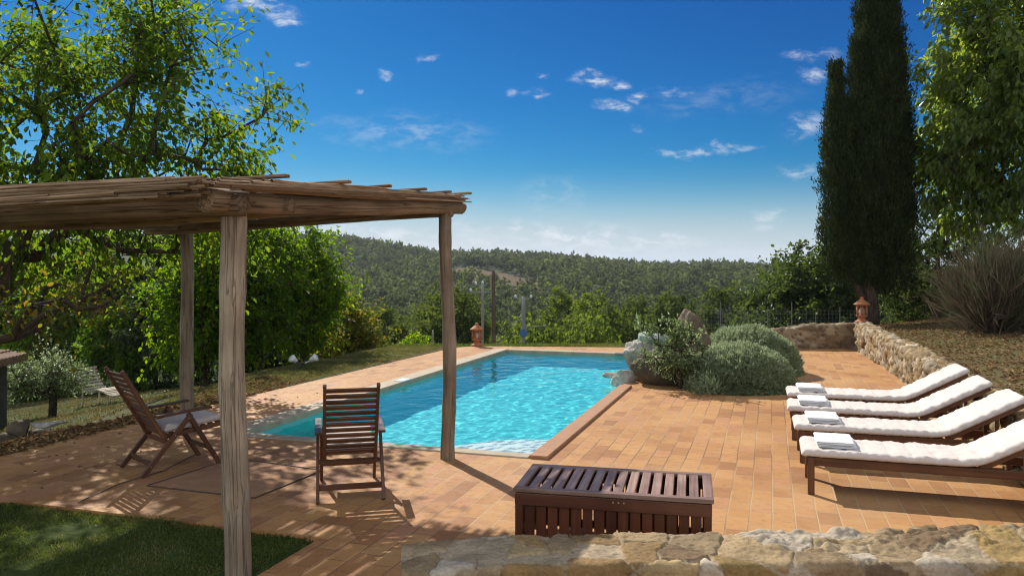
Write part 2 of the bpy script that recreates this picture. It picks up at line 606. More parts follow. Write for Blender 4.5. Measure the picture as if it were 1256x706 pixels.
M_WHITE = m_plain('white_plastic', (0.75, 0.75, 0.74), rough=0.35)
M_CONCRETE = m_plain('pole_concrete', (0.24, 0.235, 0.215), rough=0.85)
M_POLEWOOD = m_wood('pole_wood', (0.10, 0.07, 0.05), (0.22, 0.165, 0.12), rough=0.9, spec=0.1)
M_STONEWALL = m_stone_attr('wall_stone', bump=.8, scale=48.0)

LEAF_T1 = m_leaf('leaf_cherry', [(0.0, (0.030, 0.060, 0.010)), (0.5, (0.060, 0.108, 0.014)), (0.93, (0.11, 0.155, 0.018)), (1.0, (0.14, 0.17, 0.02))], 0.62, tcol=2.9, rough=.6, gloss=.2)
LEAF_T2 = m_leaf('leaf_bright', [(0.0, (0.035, 0.075, 0.010)), (0.5, (0.068, 0.135, 0.014)), (0.95, (0.12, 0.175, 0.018)), (1.0, (0.15, 0.185, 0.02))], 0.62, tcol=2.8, rough=.55, gloss=.25)
LEAF_YEL = m_leaf('leaf_yellowing', [(0.0, (0.06, 0.085, 0.012)), (0.5, (0.12, 0.14, 0.018)), (1.0, (0.22, 0.16, 0.03))], 0.6, tcol=2.0)
LEAF_R = m_leaf('leaf_walnut', [(0.0, (0.045, 0.075, 0.014)), (0.5, (0.085, 0.125, 0.023)), (1.0, (0.135, 0.175, 0.032))], 0.55, rough=0.32, gloss=0.55, tcol=3.6)
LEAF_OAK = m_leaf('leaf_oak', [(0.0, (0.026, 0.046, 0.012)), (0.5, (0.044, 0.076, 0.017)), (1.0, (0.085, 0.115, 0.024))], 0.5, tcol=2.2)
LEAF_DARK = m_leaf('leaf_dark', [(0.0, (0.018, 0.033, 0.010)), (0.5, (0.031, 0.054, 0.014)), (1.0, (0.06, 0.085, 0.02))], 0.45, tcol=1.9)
LEAF_CYP = m_leaf('leaf_cypress', [(0.0, (0.017, 0.030, 0.011)), (0.6, (0.032, 0.050, 0.016)), (1.0, (0.065, 0.085, 0.026))], 0.28, rough=0.7, gloss=0.15)
LEAF_SANT = m_leaf('leaf_santolina', [(0.0, (0.13, 0.18, 0.095)), (0.5, (0.24, 0.30, 0.17)), (1.0, (0.36, 0.42, 0.27))], 0.42, rough=0.8, gloss=0.1)
LEAF_OLIVE = m_leaf('leaf_olive', [(0.0, (0.055, 0.085, 0.03)), (0.6, (0.11, 0.155, 0.06)), (1.0, (0.26, 0.30, 0.19))], 0.55, rough=0.45, tcol=2.5)
LEAF_BROOM = m_leaf('broom_stem', [(0.0, (0.085, 0.06, 0.04)), (0.45, (0.15, 0.115, 0.08)), (0.6, (0.055, 0.075, 0.035)), (1.0, (0.09, 0.115, 0.055))], 0.2, rough=0.8, gloss=0.1)
LEAF_VB = m_leaf('leaf_valley_light', [(0, (.055, .088, .016)), (.5, (.088, .130, .022)), (1, (.135, .175, .032))], .5, rough=.7, gloss=.15, tcol=2.3)
LEAF_VM = m_leaf('leaf_valley_mid', [(0, (.042, .066, .017)), (.5, (.070, .102, .022)), (1, (.11, .145, .030))], .45, rough=.7, gloss=.15, tcol=2.0)
LEAF_VD = m_leaf('leaf_valley_dark', [(0, (.018, .033, .011)), (.5, (.032, .054, .015)), (1, (.055, .08, .02))], .36, rough=.7, gloss=.15)
GRASS = m_leaf('grass_blade', [(0.0, (0.040, 0.062, 0.012)), (0.5, (0.080, 0.115, 0.022)), (0.85, (0.13, 0.15, 0.04)), (1.0, (0.25, 0.20, 0.09))], 0.45, tcol=1.8)
VERGE = m_leaf('verge_blade', [(0.0, (0.06, 0.08, 0.02)), (0.5, (0.13, 0.14, 0.04)), (1.0, (0.28, 0.24, 0.10))], 0.4, tcol=1.5)
DRYGRASS = m_leaf('dry_grass_blade', [(0.0, (0.06, 0.075, 0.02)), (0.5, (0.13, 0.12, 0.04)), (1.0, (0.27, 0.20, 0.09))], 0.35)
LITTER = m_leaf('fallen_leaf', [(0.0, (0.09, 0.05, 0.022)), (0.5, (0.19, 0.115, 0.05)), (1.0, (0.36, 0.25, 0.12))], 0.15, rough=0.8, gloss=0.1)


# ------------------------------------------------------------------ terrain
FAR_Y = np.array([-60, 19.4, 20.6, 21.4, 24, 40, 70, 120, 200, 300, 420, 560, 700, 900, 1600, 4000], float)
FAR_Z = np.array([0, 0, -.06, -.22, -1.3, -6, -12, -18, -19, -13, -4, 3, 9, 0, -60, -150], float)
RIDGE_A = (np.array([-900, 0, 380, 420, 460, 530, 600, 700, 800, 900, 1000, 1256, 2200]) - 628) / 975.0
RIDGE_Z = np.array([36, 33, 32, 30, 25.5, 20, 18, 13.5, 7.5, 5, 3, 2, 0]) - 7.0


def terrain(x, y):
    x, y = np.asarray(x, float), np.asarray(y, float)
    u, v = to_uv(x, y)
    far = np.interp(y, FAR_Y, FAR_Z)
    a = x / np.maximum(y, 1)
    ridge = np.interp(a, RIDGE_A, RIDGE_Z)
    far = far + (ridge - 9) * sstep(y, 330, 690) * (1 - sstep(y, 760, 1400) * 0.4)
    far = far + sstep(y, 60, 200) * (4.0 * perlin(P3(x / 130, y / 130, 5.1)) + 1.6 * perlin(P3(x / 45, y / 45, 1.7)))
    s = -5.25 - v + 0.25 * perlin(P3(u * 0.5, v * 0.1, 3.3))
    sh = np.maximum(s - 1.0 * sstep(u, 1.5, 4.5), np.minimum(s, 0))
    left = np.interp(sh, [-1e3, 0, 0.6, 2.5, 8, 19, 60, 2000], [0, -0.02, -0.06, -0.6, -1.75, -3.3, -9, -40])
    z = np.minimum(far, np.where(s > 0, left, 0)) + 0.0
    z = np.where((y > 60), far + np.clip(left, -6, 0) * (1 - sstep(y, 60, 160)), z)
    bank = sstep(v, 4.50, 4.72) * (0.50 + 0.085 * np.clip(v - 4.6, 0, 9))
    z = z + bank * (1 - sstep(y, 20, 40))
    near = (y < 60)
    z = z + near * 0.035 * fbm(P3(x * 0.9, y * 0.9, 0.3), 3) * (np.abs(v - 4.6) > 0.3) * sstep(np.maximum(s, np.maximum(v - 4.7, y - 20)), 0, 1.0)
    # under the paving and the pool
    inside = (v > -5.15) & (v < 4.45) & (u > -2.85) & (y < 19.3)
    z = np.where(inside, -0.10, z)
    inpool = (v > -POOL_W + .1) & (v < -.1) & (u > .1) & (u < POOL_L - .1)
    z = np.where((v > -POOL_W - .2) & (v < .2) & (u > -.2) & (u < POOL_L + .2), -2.4, z)
    front = (u <= -2.85) & (v > -14) & (v < 4.6)
    z = np.where(front, -0.024 + 0.02 * fbm(P3(x * 1.3, y * 1.3, 9.1), 3) - 0.02 * (v > -0.85), z)
    return z


def m_ground():
    m, k = mat('ground_soil')
    a = attr(k, 'cover')      # x: woodland floor, y: ploughed field, z: green grass
    sp = k.n('ShaderNodeSeparateXYZ', i_0=a.outputs['Vector'])
    tc = k.n('ShaderNodeTexCoord')
    n = k.n('ShaderNodeTexNoise', i_Vector=tc.outputs['Object'], i_Scale=1.6, i_Detail=9.0, i_Roughness=0.7)
    n2 = k.n('ShaderNodeTexNoise', i_Vector=tc.outputs['Object'], i_Scale=22.0, i_Detail=6.0, i_Roughness=0.7)
    n3 = k.n('ShaderNodeTexNoise', i_Vector=tc.outputs['Object'], i_Scale=0.05, i_Detail=6.0)
    soil = k.ramp(n2.outputs[0], [(0.3, (0.07, 0.045, 0.024)), (0.55, (0.16, 0.105, 0.055)), (0.75, (0.27, 0.19, 0.105))])
    dry = k.ramp(n2.outputs[0], [(0.3, (0.055, 0.06, 0.022)), (0.6, (0.115, 0.11, 0.042)), (0.8, (0.2, 0.165, 0.075))])
    c = k.mix(k.smooth(n.outputs[0], 0.42, 0.62), soil, dry)
    green = k.ramp(n2.outputs[0], [(0.3, (0.03, 0.05, 0.012)), (0.7, (0.075, 0.105, 0.025))])
    c = k.mix(sp.outputs[2], c, green)
    wood = k.ramp(n3.outputs[0], [(0.3, (0.022, 0.034, 0.011)), (0.7, (0.045, 0.06, 0.02))])
    c = k.mix(sp.outputs[0], c, wood)
    fl = k.ramp(n3.outputs[0], [(0.3, (0.085, 0.058, 0.034)), (0.7, (0.125, 0.085, 0.05))])
    c = k.mix(sp.outputs[1], c, fl)
    b = k.n('ShaderNodeBump', i_Strength=0.8, i_Distance=0.03, i_Height=n2.outputs[0])
    p = k.n('ShaderNodeBsdfPrincipled', i_Base_Color=c, i_Roughness=0.95, i_Normal=b.outputs[0])
    p.inputs['Specular IOR Level'].default_value = 0.1
    finish(k, p.outputs[0])
    return m


def field_mask(x, y):
    """bare ploughed land seen on the hill: given by direction and distance"""
    a = x / np.maximum(y, 1) * 975 + 628
    f1 = (y > 362 + np.clip(640 - a, 0, 90) * .5) & (y < 470 - (a - 555) * .62) & (a > 552) & (a < 668)
    f2 = (y > 610) & (y < 690) & (a > 745) & (a < 860)
    f3 = (y > 560) & (y < 625) & (a > 655) & (a < 720)
    return f1 | f2 | f3


def build_ground():
    def axis(parts):
        o = [np.arange(a, b, s) for (a, b, s) in parts]
        return np.unique(np.round(np.concatenate(o), 4))
    xs = axis([(-3600, -900, 300), (-900, -300, 40), (-300, -60, 10), (-60, -14, 1.5), (-14, 13, .16), (13, 60, 1.5), (60, 300, 10), (300, 900, 40), (900, 3601, 300)])
    ys = axis([(-60, 2, 4), (2, 21.5, .16), (21.5, 60, 1.2), (60, 300, 6), (300, 760, 8), (760, 1600, 60), (1600, 4001, 400)])
    X, Y = np.meshgrid(xs, ys, indexing='ij')
    Z = terrain(X, Y)
    u, v = to_uv(X, Y)
    woodf = np.maximum(sstep(Y, 23, 30), sstep(-v, 16, 24) * (Y > 10)) * 1.0
    field = field_mask(X, Y).astype(float)
    green = np.maximum(((u < -2.8) & (v < -0.7)).astype(float), sstep(Y, 19.2, 20.0))
    green = np.maximum(green, sstep(-v, 11, 13))
    green = np.maximum(green, 0.55 * ((v < -5.2) & (u > 2.0)))
    bank = (v > 4.6) & (Y < 25)
    green = np.where(bank, 0.12, green)
    cover = np.stack([woodf * (1 - field), field, green], -1).reshape(-1, 3)
    o = mesh_np('ground', np.stack([X, Y, Z], -1).reshape(-1, 3), grid_quads(len(xs), len(ys)), None, {'cover': cover}, True, [m_ground()])
    tag(o, kind='structure')


build_ground()

# ------------------------------------------------------------------ terrace, pool
def poly_sheet(name, polys, m, z=0.0, depth=0.0):
    """flat pieces given in the pool's axes (v, u); the object sits at the pool corner so that its texture follows the pool"""
    bm = bmesh.new()
    for p in polys:
        bm.faces.new([bm.verts.new((a, b, z)) for (a, b) in p])
    bmesh.ops.remove_doubles(bm, verts=bm.verts, dist=1e-4)
    bmesh.ops.recalc_face_normals(bm, faces=bm.faces)
    for f in bm.faces:
        if f.normal.z < 0: f.normal_flip()
    if depth:
        r = bmesh.ops.extrude_face_region(bm, geom=list(bm.faces))
        for e in r['geom']:
            if isinstance(e, bmesh.types.BMVert): e.co.z -= depth
        bmesh.ops.recalc_face_normals(bm, faces=bm.faces)
    me = bpy.data.meshes.new(name)
    bm.to_mesh(me)
    bm.free()
    me.materials.append(m)
    o = bpy.data.objects.new(name, me)
    o.location = R0
    o.rotation_euler = (0, 0, -YAW)
    C.objects.link(o)
    return o


def wuv(x, y):
    a, b = to_uv(x, y)
    return (b, a)          # (v, u)


FARL = wuv(-0.95, 19.75)
FARR = wuv(9.0, 18.95)
# far edge meets the pool's far line
o = poly_sheet('terrace', [
    [(-5.25, -2.9), (-0.756, -2.9), (0.0, -2.9), (0.0, 0.0), (-POOL_W, 0.0), (-5.25, 0.0)],
    [(-0.756, -7.5), (4.75, -7.5), (4.75, -2.9), (0.0, -2.9), (-0.756, -2.9)],
    [(0.0, -2.9), (4.75, -2.9), (4.75, 0.0), (0.0, 0.0)],
    [(-5.25, 0.0), (-POOL_W, 0.0), (-POOL_W, POOL_L), FARL, (-5.0, 10.0)],
    [(0.0, 0.0), (4.75, 0.0), (4.75, POOL_L), (0.0, POOL_L)],
    [(-POOL_W, POOL_L), (0.0, POOL_L), (4.75, POOL_L), FARR, FARL]], M_BRICK, 0.0, 0.09)
tag(o, kind='structure')

M_COPING = m_plain('coping_stone', (0.40, 0.335, 0.235), rough=0.8, var=0.3, scale=5, bump=0.2)
M_KERB = m_plain('kerb_terracotta', (0.36, 0.185, 0.095), rough=0.8, var=0.25, scale=7, bump=0.2)


def slab(mb, v0, v1, u0, u1, z0, z1):
    p = lambda u, v, z: np.array(uv(u, v, z))
    mb.bar(p(u0, (v0 + v1) / 2, (z0 + z1) / 2), p(u1, (v0 + v1) / 2, (z0 + z1) / 2), abs(v1 - v0), z1 - z0, ch=0.012)


M_POOL = None


def m_pool():
    m, k = mat('pool_mosaic')
    tc = k.n('ShaderNodeTexCoord')
    n = k.n('ShaderNodeTexNoise', i_Vector=tc.outputs['Object'], i_Scale=1.2, i_Detail=4.0)
    c = k.mix(n.outputs[0], (0.045, 0.56, 0.60), (0.075, 0.61, 0.65))
    p = k.n('ShaderNodeBsdfPrincipled', i_Base_Color=c, i_Roughness=0.6)
    finish(k, p.outputs[0])
    return m


def m_water():
    m, k = mat('pool_water')
    p = k.n('ShaderNodeBsdfGlass', i_IOR=1.24, i_Roughness=0.0)
    p.inputs['Color'].default_value = (0.93, 1.0, 1.0, 1)
    finish(k, p.outputs[0])
    return m


WATER_Z = -0.055
DEPTH = 1.35


def build_pool():
    t = thing('swimming_pool', 'rectangular blue swimming pool with pale stone rim in the brick terrace', 'swimming pool', R0, -YAW)
    M = m_pool()
    bm = bmesh.new()
    W, L = POOL_W, POOL_L
    def face(*c):
        bm.faces.new([bm.verts.new(p) for p in c])
    e = 0.0
    # floor slopes a little; walls
    face((-W, 0, -0.88), (0, 0, -0.88), (0, L, -1.15), (-W, L, -1.15))
    face((-W, 0, e), (-W, L, e), (-W, L, -1.15), (-W, 0, -0.88))
    face((0, L, e), (0, 0, e), (0, 0, -0.88), (0, L, -1.15))
    face((0, 0, e), (-W, 0, e), (-W, 0, -0.88), (0, 0, -0.88))
    face((-W, L, e), (0, L, e), (0, L, -1.15), (-W, L, -1.15))
    bmesh.ops.remove_doubles(bm, verts=bm.verts, dist=1e-4)
    bmesh.ops.recalc_face_normals(bm, faces=bm.faces)
    for f in bm.faces: f.normal_flip()
    me = bpy.data.meshes.new('basin')
    bm.to_mesh(me)
    bm.free()
    me.materials.append(M)
    basin = bpy.data.objects.new('basin', me)
    C.objects.link(basin)
    basin.parent = t
    # rounded shallow step in the near right corner
    pts = []
    for i in range(17):
        a = math.pi / 2 * i / 16
        pts.append((-1.2 * math.cos(a), 1.15 * math.sin(a)))
    pts.append((0, 0))
    v = [(p[0] - .004, p[1] + .004, WATER_Z - .11) for p in pts] + [(p[0] - .004, p[1] + .004, -1.1) for p in pts]
    n = len(pts)
    tr = [(n - 1, i + 1, i) for i in range(n - 2)]
    q = [(i, i + 1, n + i + 1, n + i) for i in range(n - 2)]
    step = mesh_np('entry_step', v, q, tr, None, False, [m_plain('step_white', (0.86, 0.88, 0.86), 0.6, var=.04)], t)
    basin.cycles.is_caustics_receiver = True
    step.cycles.is_caustics_receiver = True
    # rim tile line just above the water
    # water
    nx, ny = 150, 400
    xs = np.linspace(-W + .001, -.001, nx)
    ys = np.linspace(.001, L - .001, ny)
    X, Y = np.meshgrid(xs, ys, indexing='ij')
    h = 0.0105 * perlin(P3(X * 2.3, Y * 2.3, 0.7)) + 0.0075 * perlin(P3(X * 4.9 + 3, Y * 4.9, 2.2)) + 0.0035 * perlin(P3(X * 10, Y * 10, 4.2))
    r = np.hypot(X - 0.1, Y - 5.4)
    h += 0.0030 * np.sin(r * 2 * math.pi / 0.33) * np.exp(-r / 3.2)
    h *= (0.45 + 0.55 * sstep(Y, 0.0, 2.0)) * .52
    water = mesh_np('water_surface', np.stack([X, Y, WATER_Z + h], -1).reshape(-1, 3), grid_quads(nx, ny), None, None, True, [m_water()], t)
    water.cycles.is_caustics_caster = True
    sun_data.cycles.is_caustics_light = True
    # rims
    mb = MB()
    z1 = 0.014
    def loc_bar(v0, v1, u0, u1, z0, z1, mb):
        mb.bar(((v0 + v1) / 2, u0, (z0 + z1) / 2), ((v0 + v1) / 2, u1, (z0 + z1) / 2), abs(v1 - v0), z1 - z0, ch=0.01)
    def loc_bar_v(v0, v1, u0, u1, z0, z1, mb):
        mb.bar((v0, (u0 + u1) / 2, (z0 + z1) / 2), (v1, (u0 + u1) / 2, (z0 + z1) / 2), abs(u1 - u0), z1 - z0, ch=0.01)
    loc_bar_v(-W - .1, -.014, -.17, .012, -0.07, z1, mb)
    loc_bar(-W - .30, -W + .012, .03, L + .15, -0.07, z1 + .002, mb)
    loc_bar_v(-W + .02, .30, L - .012, L + .22, -0.07, z1, mb)
    mb.build('coping', M_COPING, t)
    mb = MB()
    loc_bar(-.012, .19, -.16, 5.0, -0.03, 0.036, mb)
    mb.build('kerb', M_KERB, t)
    # skimmer mouth on the left wall and a white return cover on the far side
    mb = MB()
    mb.bar((-W - .14, 4.45, .022), (-W + .03, 4.45, .022), .34, .02)
    mb.build('skimmer_cover', M_WHITE, t)
    mb = MB()
    mb.bar((-1.0, L + .02, .0), (-.55, L + .02, .0), .12, .05)
    mb.build('step_cover', M_CONCRETE, t)


build_pool()
#@@NEXT2
# ------------------------------------------------------------------ foliage helpers
def rand_unit(n, rng):
    d = rng.normal(size=(n, 3))
    return d / np.linalg.norm(d, axis=1)[:, None]


def leaf_mesh_arrays(base, dirs, nrm, length, width, oval=True, fold=0.18):
    """leaves: base points, pointing direction, face normal, sizes -> verts, quads/tris"""
    n = len(base)
    d = dirs / np.linalg.norm(dirs, axis=1)[:, None]
    s = np.cross(d, nrm)
    s /= np.maximum(np.linalg.norm(s, axis=1), 1e-6)[:, None]
    m = np.cross(s, d)
    L = np.broadcast_to(np.asarray(length, float), (n,))[:, None]
    W = np.broadcast_to(np.asarray(width, float), (n,))[:, None]
    if oval:
        v = np.stack([base,
                      base + d * L * .3 + s * W * .5 + m * W * fold,
                      base + d * L * .68 + s * W * .42 + m * W * fold,
                      base + d * L - m * L * .06,
                      base + d * L * .68 - s * W * .42 + m * W * fold,
                      base + d * L * .3 - s * W * .5 + m * W * fold], 1).reshape(-1, 3)
        i = np.arange(n)[:, None] * 6
        q = np.concatenate([i + np.array([[0, 1, 2, 3]]), i + np.array([[0, 3, 4, 5]])])
        return v, q, 6
    v = np.stack([base, base + d * L * .45 + s * W * .5, base + d * L, base + d * L * .45 - s * W * .5], 1).reshape(-1, 3)
    q = np.arange(n)[:, None] * 4 + np.array([[0, 1, 2, 3]])
    return v, q, 4


def leaf_object(name, base, dirs, nrm, length, width, rnd, m, parent=None, oval=True, loc=(0, 0, 0), fold=0.18):
    v, q, k = leaf_mesh_arrays(base, dirs, nrm, length, width, oval, fold)
    return mesh_np(name, v, q, None, {'rnd': np.repeat(rnd, k)}, False, [m], parent, loc)


def frustums(mb, a, b, ra, rb, sides=6):
    """many straight pieces at once"""
    a, b = np.asarray(a, float), np.asarray(b, float)
    n = len(a)
    d = b - a
    L = np.linalg.norm(d, axis=1)
    keep = L > 1e-5
    a, b, d, L = a[keep], b[keep], d[keep], L[keep]
    ra, rb = np.broadcast_to(ra, (n,))[keep], np.broadcast_to(rb, (n,))[keep]
    n = len(a)
    d = d / L[:, None]
    ref = np.where(np.abs(d[:, 2:3]) < .9, [[0, 0, 1.0]], [[1.0, 0, 0]])
    x = np.cross(ref, d)
    x /= np.linalg.norm(x, axis=1)[:, None]
    y = np.cross(d, x)
    ang = np.arange(sides) / sides * 2 * np.pi
    cs = np.cos(ang)[None, :, None]
    sn = np.sin(ang)[None, :, None]
    off = cs * x[:, None] + sn * y[:, None]
    va = a[:, None] + off * ra[:, None, None]
    vb = b[:, None] + off * rb[:, None, None]
    v = np.concatenate([va, vb], 1).reshape(-1, 3)
    j = np.arange(sides)
    q = np.stack([j, (j + 1) % sides, sides + (j + 1) % sides, sides + j], 1)
    q = (np.arange(n)[:, None, None] * 2 * sides + q[None]).reshape(-1, 4)
    g0 = np.concatenate([np.zeros((n, sides)), np.broadcast_to(L[:, None], (n, sides))], 1).reshape(-1)
    g = np.stack([g0 + np.repeat(a[:, 2], 2 * sides), np.tile(np.cos(ang), 2 * n) * np.repeat(ra, 2 * sides), np.tile(np.sin(ang), 2 * n) * np.repeat(ra, 2 * sides)], 1)
    mb.add(v, q, (), g, 0.5)


def lobed_points(n, lobes, rng, shell=0.45):
    """cluster centres spread through a union of ellipsoid lobes (centre, radii)"""
    out = []
    w = np.array([r[0] * r[1] * r[2] for (_, r) in lobes]) ** .8
    w /= w.sum()
    for (c, r), k in zip(lobes, np.maximum(1, (w * n).round().astype(int))):
        d = rand_unit(k, rng)
        rad = rng.uniform(shell, 1.0, k) ** .6
        out.append(np.array(c) + d * rad[:, None] * np.array(r))
    return np.concatenate(out)


def skeleton(trunk, clusters, rng, step=0.45, sag=0.1):
    """branches grow from the trunk polyline to every cluster centre, sharing limbs"""
    trunk = np.asarray(trunk, float)
    nodes = [trunk[0]]
    par = [-1]
    for i in range(1, len(trunk)):
        nodes.append(trunk[i]); par.append(len(nodes) - 2)
    plen = [0.0]
    for i in range(1, len(nodes)):
        plen.append(plen[-1] + np.linalg.norm(nodes[i] - nodes[i - 1]))
    first = max(1, len(trunk) // 2)
    order = np.argsort(np.linalg.norm(clusters - trunk[-1], axis=1))
    cl_node = np.zeros(len(clusters), int)
    for ci in order:
        c = clusters[ci]
        N = np.array(nodes)
        d = np.linalg.norm(N - c, axis=1)
        cost = d + 0.28 * np.array(plen) + 0.6 * np.maximum(0, N[:, 2] - c[2])
        cost[:first] += 50
        j = int(np.argmin(cost))
        p0 = N[j]
        L = d[j]
        k = max(1, int(L / step))
        prev = j
        side = rng.normal(size=3) * 0.09 * L
        for s in range(1, k + 1):
            t = s / k
            p = p0 + (c - p0) * t + side * math.sin(math.pi * t) + np.array([0, 0, sag * L * math.sin(math.pi * t)])
            nodes.append(p); par.append(prev); plen.append(plen[prev] + L / k)
            prev = len(nodes) - 1
        cl_node[ci] = prev
    nodes = np.array(nodes)
    par = np.array(par)
    cnt = np.zeros(len(nodes))
    np.add.at(cnt, cl_node, 1)
    for i in range(len(nodes) - 1, 0, -1):
        cnt[par[i]] += cnt[i]
    return nodes, par, cnt


def make_tree(name, label, cat, base, trunk, clusters, leafmat, rng, r0=0.16, per=90, sig=0.42, leaf=(0.09, 0.05), droop=0.5,
              barkmat=None, group=None, twigs=5, sides=7, pw=0.5, oval=True, thick_trunk=None):
    """trunk and clusters are given relative to the base"""
    t = thing(name, label, cat, base, 0, group)
    trunk = np.asarray(trunk, float)
    nodes, par, cnt = skeleton(trunk, clusters, rng)
    rad = np.maximum(0.006, r0 * (cnt / cnt[0]) ** pw)
    if thick_trunk:
        rad[0] *= thick_trunk
    mb = MB()
    i = np.arange(1, len(nodes))
    frustums(mb, nodes[par[i]], nodes[i], rad[par[i]] * .98, rad[i], sides)
    nt = len(trunk)
    mb.tube(trunk, np.maximum(rad[:nt], .02) * 1.01, 12, rough=0.12)
    # twigs
    tw_a = np.repeat(clusters, twigs, 0)
    tw_b = tw_a + rng.normal(size=tw_a.shape) * sig * 0.9
    frustums(mb, tw_a, tw_b, 0.007, 0.003, 4)
    mb.build('trunk', barkmat or M_BARK, t, True)
    # leaves hang along the twigs
    n = len(clusters) * per
    ci = np.repeat(np.arange(len(clusters)), per)
    k = rng.integers(0, twigs, n)
    tt = rng.uniform(0.1, 1.1, n)
    a = clusters[ci]
    b = tw_b.reshape(len(clusters), twigs, 3)[ci, k]
    basep = a + (b - a) * tt[:, None] + rng.normal(size=(n, 3)) * sig * 0.22
    out = basep - clusters.mean(0)
    out /= np.linalg.norm(out, axis=1)[:, None]
    dirs = out * 0.5 + rng.normal(size=(n, 3)) * 0.6 + np.array([0, 0, -droop])
    nrm = rng.normal(size=(n, 3)) * 0.55 + np.array([0, 0, 1.0])
    sz = rng.uniform(0.65, 1.2, n)
    cr = rng.normal(0, 0.16, len(clusters))[ci]
    rnd = np.clip(rng.beta(2.2, 2.2, n) + cr, 0, 0.999)
    leaf_object('crown', basep, dirs, nrm, leaf[0] * sz, leaf[1] * sz, rnd, leafmat, t, oval)
    return t


def ground_z(x, y):
    return float(terrain(np.array([x]), np.array([y]))[0])


# ------------------------------------------------------------------ stone walls: one mesh each, stones and mortar by height
def stones_field(sx, sy, n, rng, relax=2, aspect=1.0):
    """irregular stones on a sheet: returns function (s, t) -> edge distance, id"""
    pts = np.stack([rng.uniform(0, sx, n), rng.uniform(0, sy, n)], 1)
    for _ in range(relax):
        g = np.stack([rng.uniform(0, sx, n * 30), rng.uniform(0, sy, n * 30)], 1)
        dd = ((g[:, None, 0] - pts[None, :, 0]) ** 2 + ((g[:, None, 1] - pts[None, :, 1]) * aspect) ** 2)
        w = dd.argmin(1)
        for i in range(n):
            s = g[w == i]
            if len(s): pts[i] = 0.5 * pts[i] + 0.5 * s.mean(0)

    def f(S, T):
        shp = S.shape
        S2, T2 = S.ravel(), T.ravel()
        wx = 0.022 * fbm(P3(S2 * 8, T2 * 8, 2.0), 4)
        wy = 0.022 * fbm(P3(S2 * 8, T2 * 8, 7.0), 4)
        e = np.zeros(len(S2)); idx = np.zeros(len(S2), int)
        for a in range(0, len(S2), 20000):
            sl = slice(a, a + 20000)
            dd = np.sqrt((S2[sl, None] + wx[sl, None] - pts[None, :, 0]) ** 2 + ((T2[sl, None] + wy[sl, None] - pts[None, :, 1]) * aspect) ** 2)
            k = np.argpartition(dd, 1, axis=1)[:, :2]
            d0 = np.take_along_axis(dd, k, 1)
            sw = d0[:, 0] > d0[:, 1]
            idx[sl] = np.where(sw, k[:, 1], k[:, 0])
            e[sl] = np.abs(d0[:, 1] - d0[:, 0])
        return e.reshape(shp), idx.reshape(shp)
    return f


STONE_COLS = np.array([(0.42, 0.33, 0.21), (0.50, 0.41, 0.28), (0.36, 0.26, 0.14), (0.55, 0.48, 0.37), (0.30, 0.24, 0.17), (0.46, 0.34, 0.16), (0.25, 0.22, 0.19), (0.52, 0.46, 0.36)])


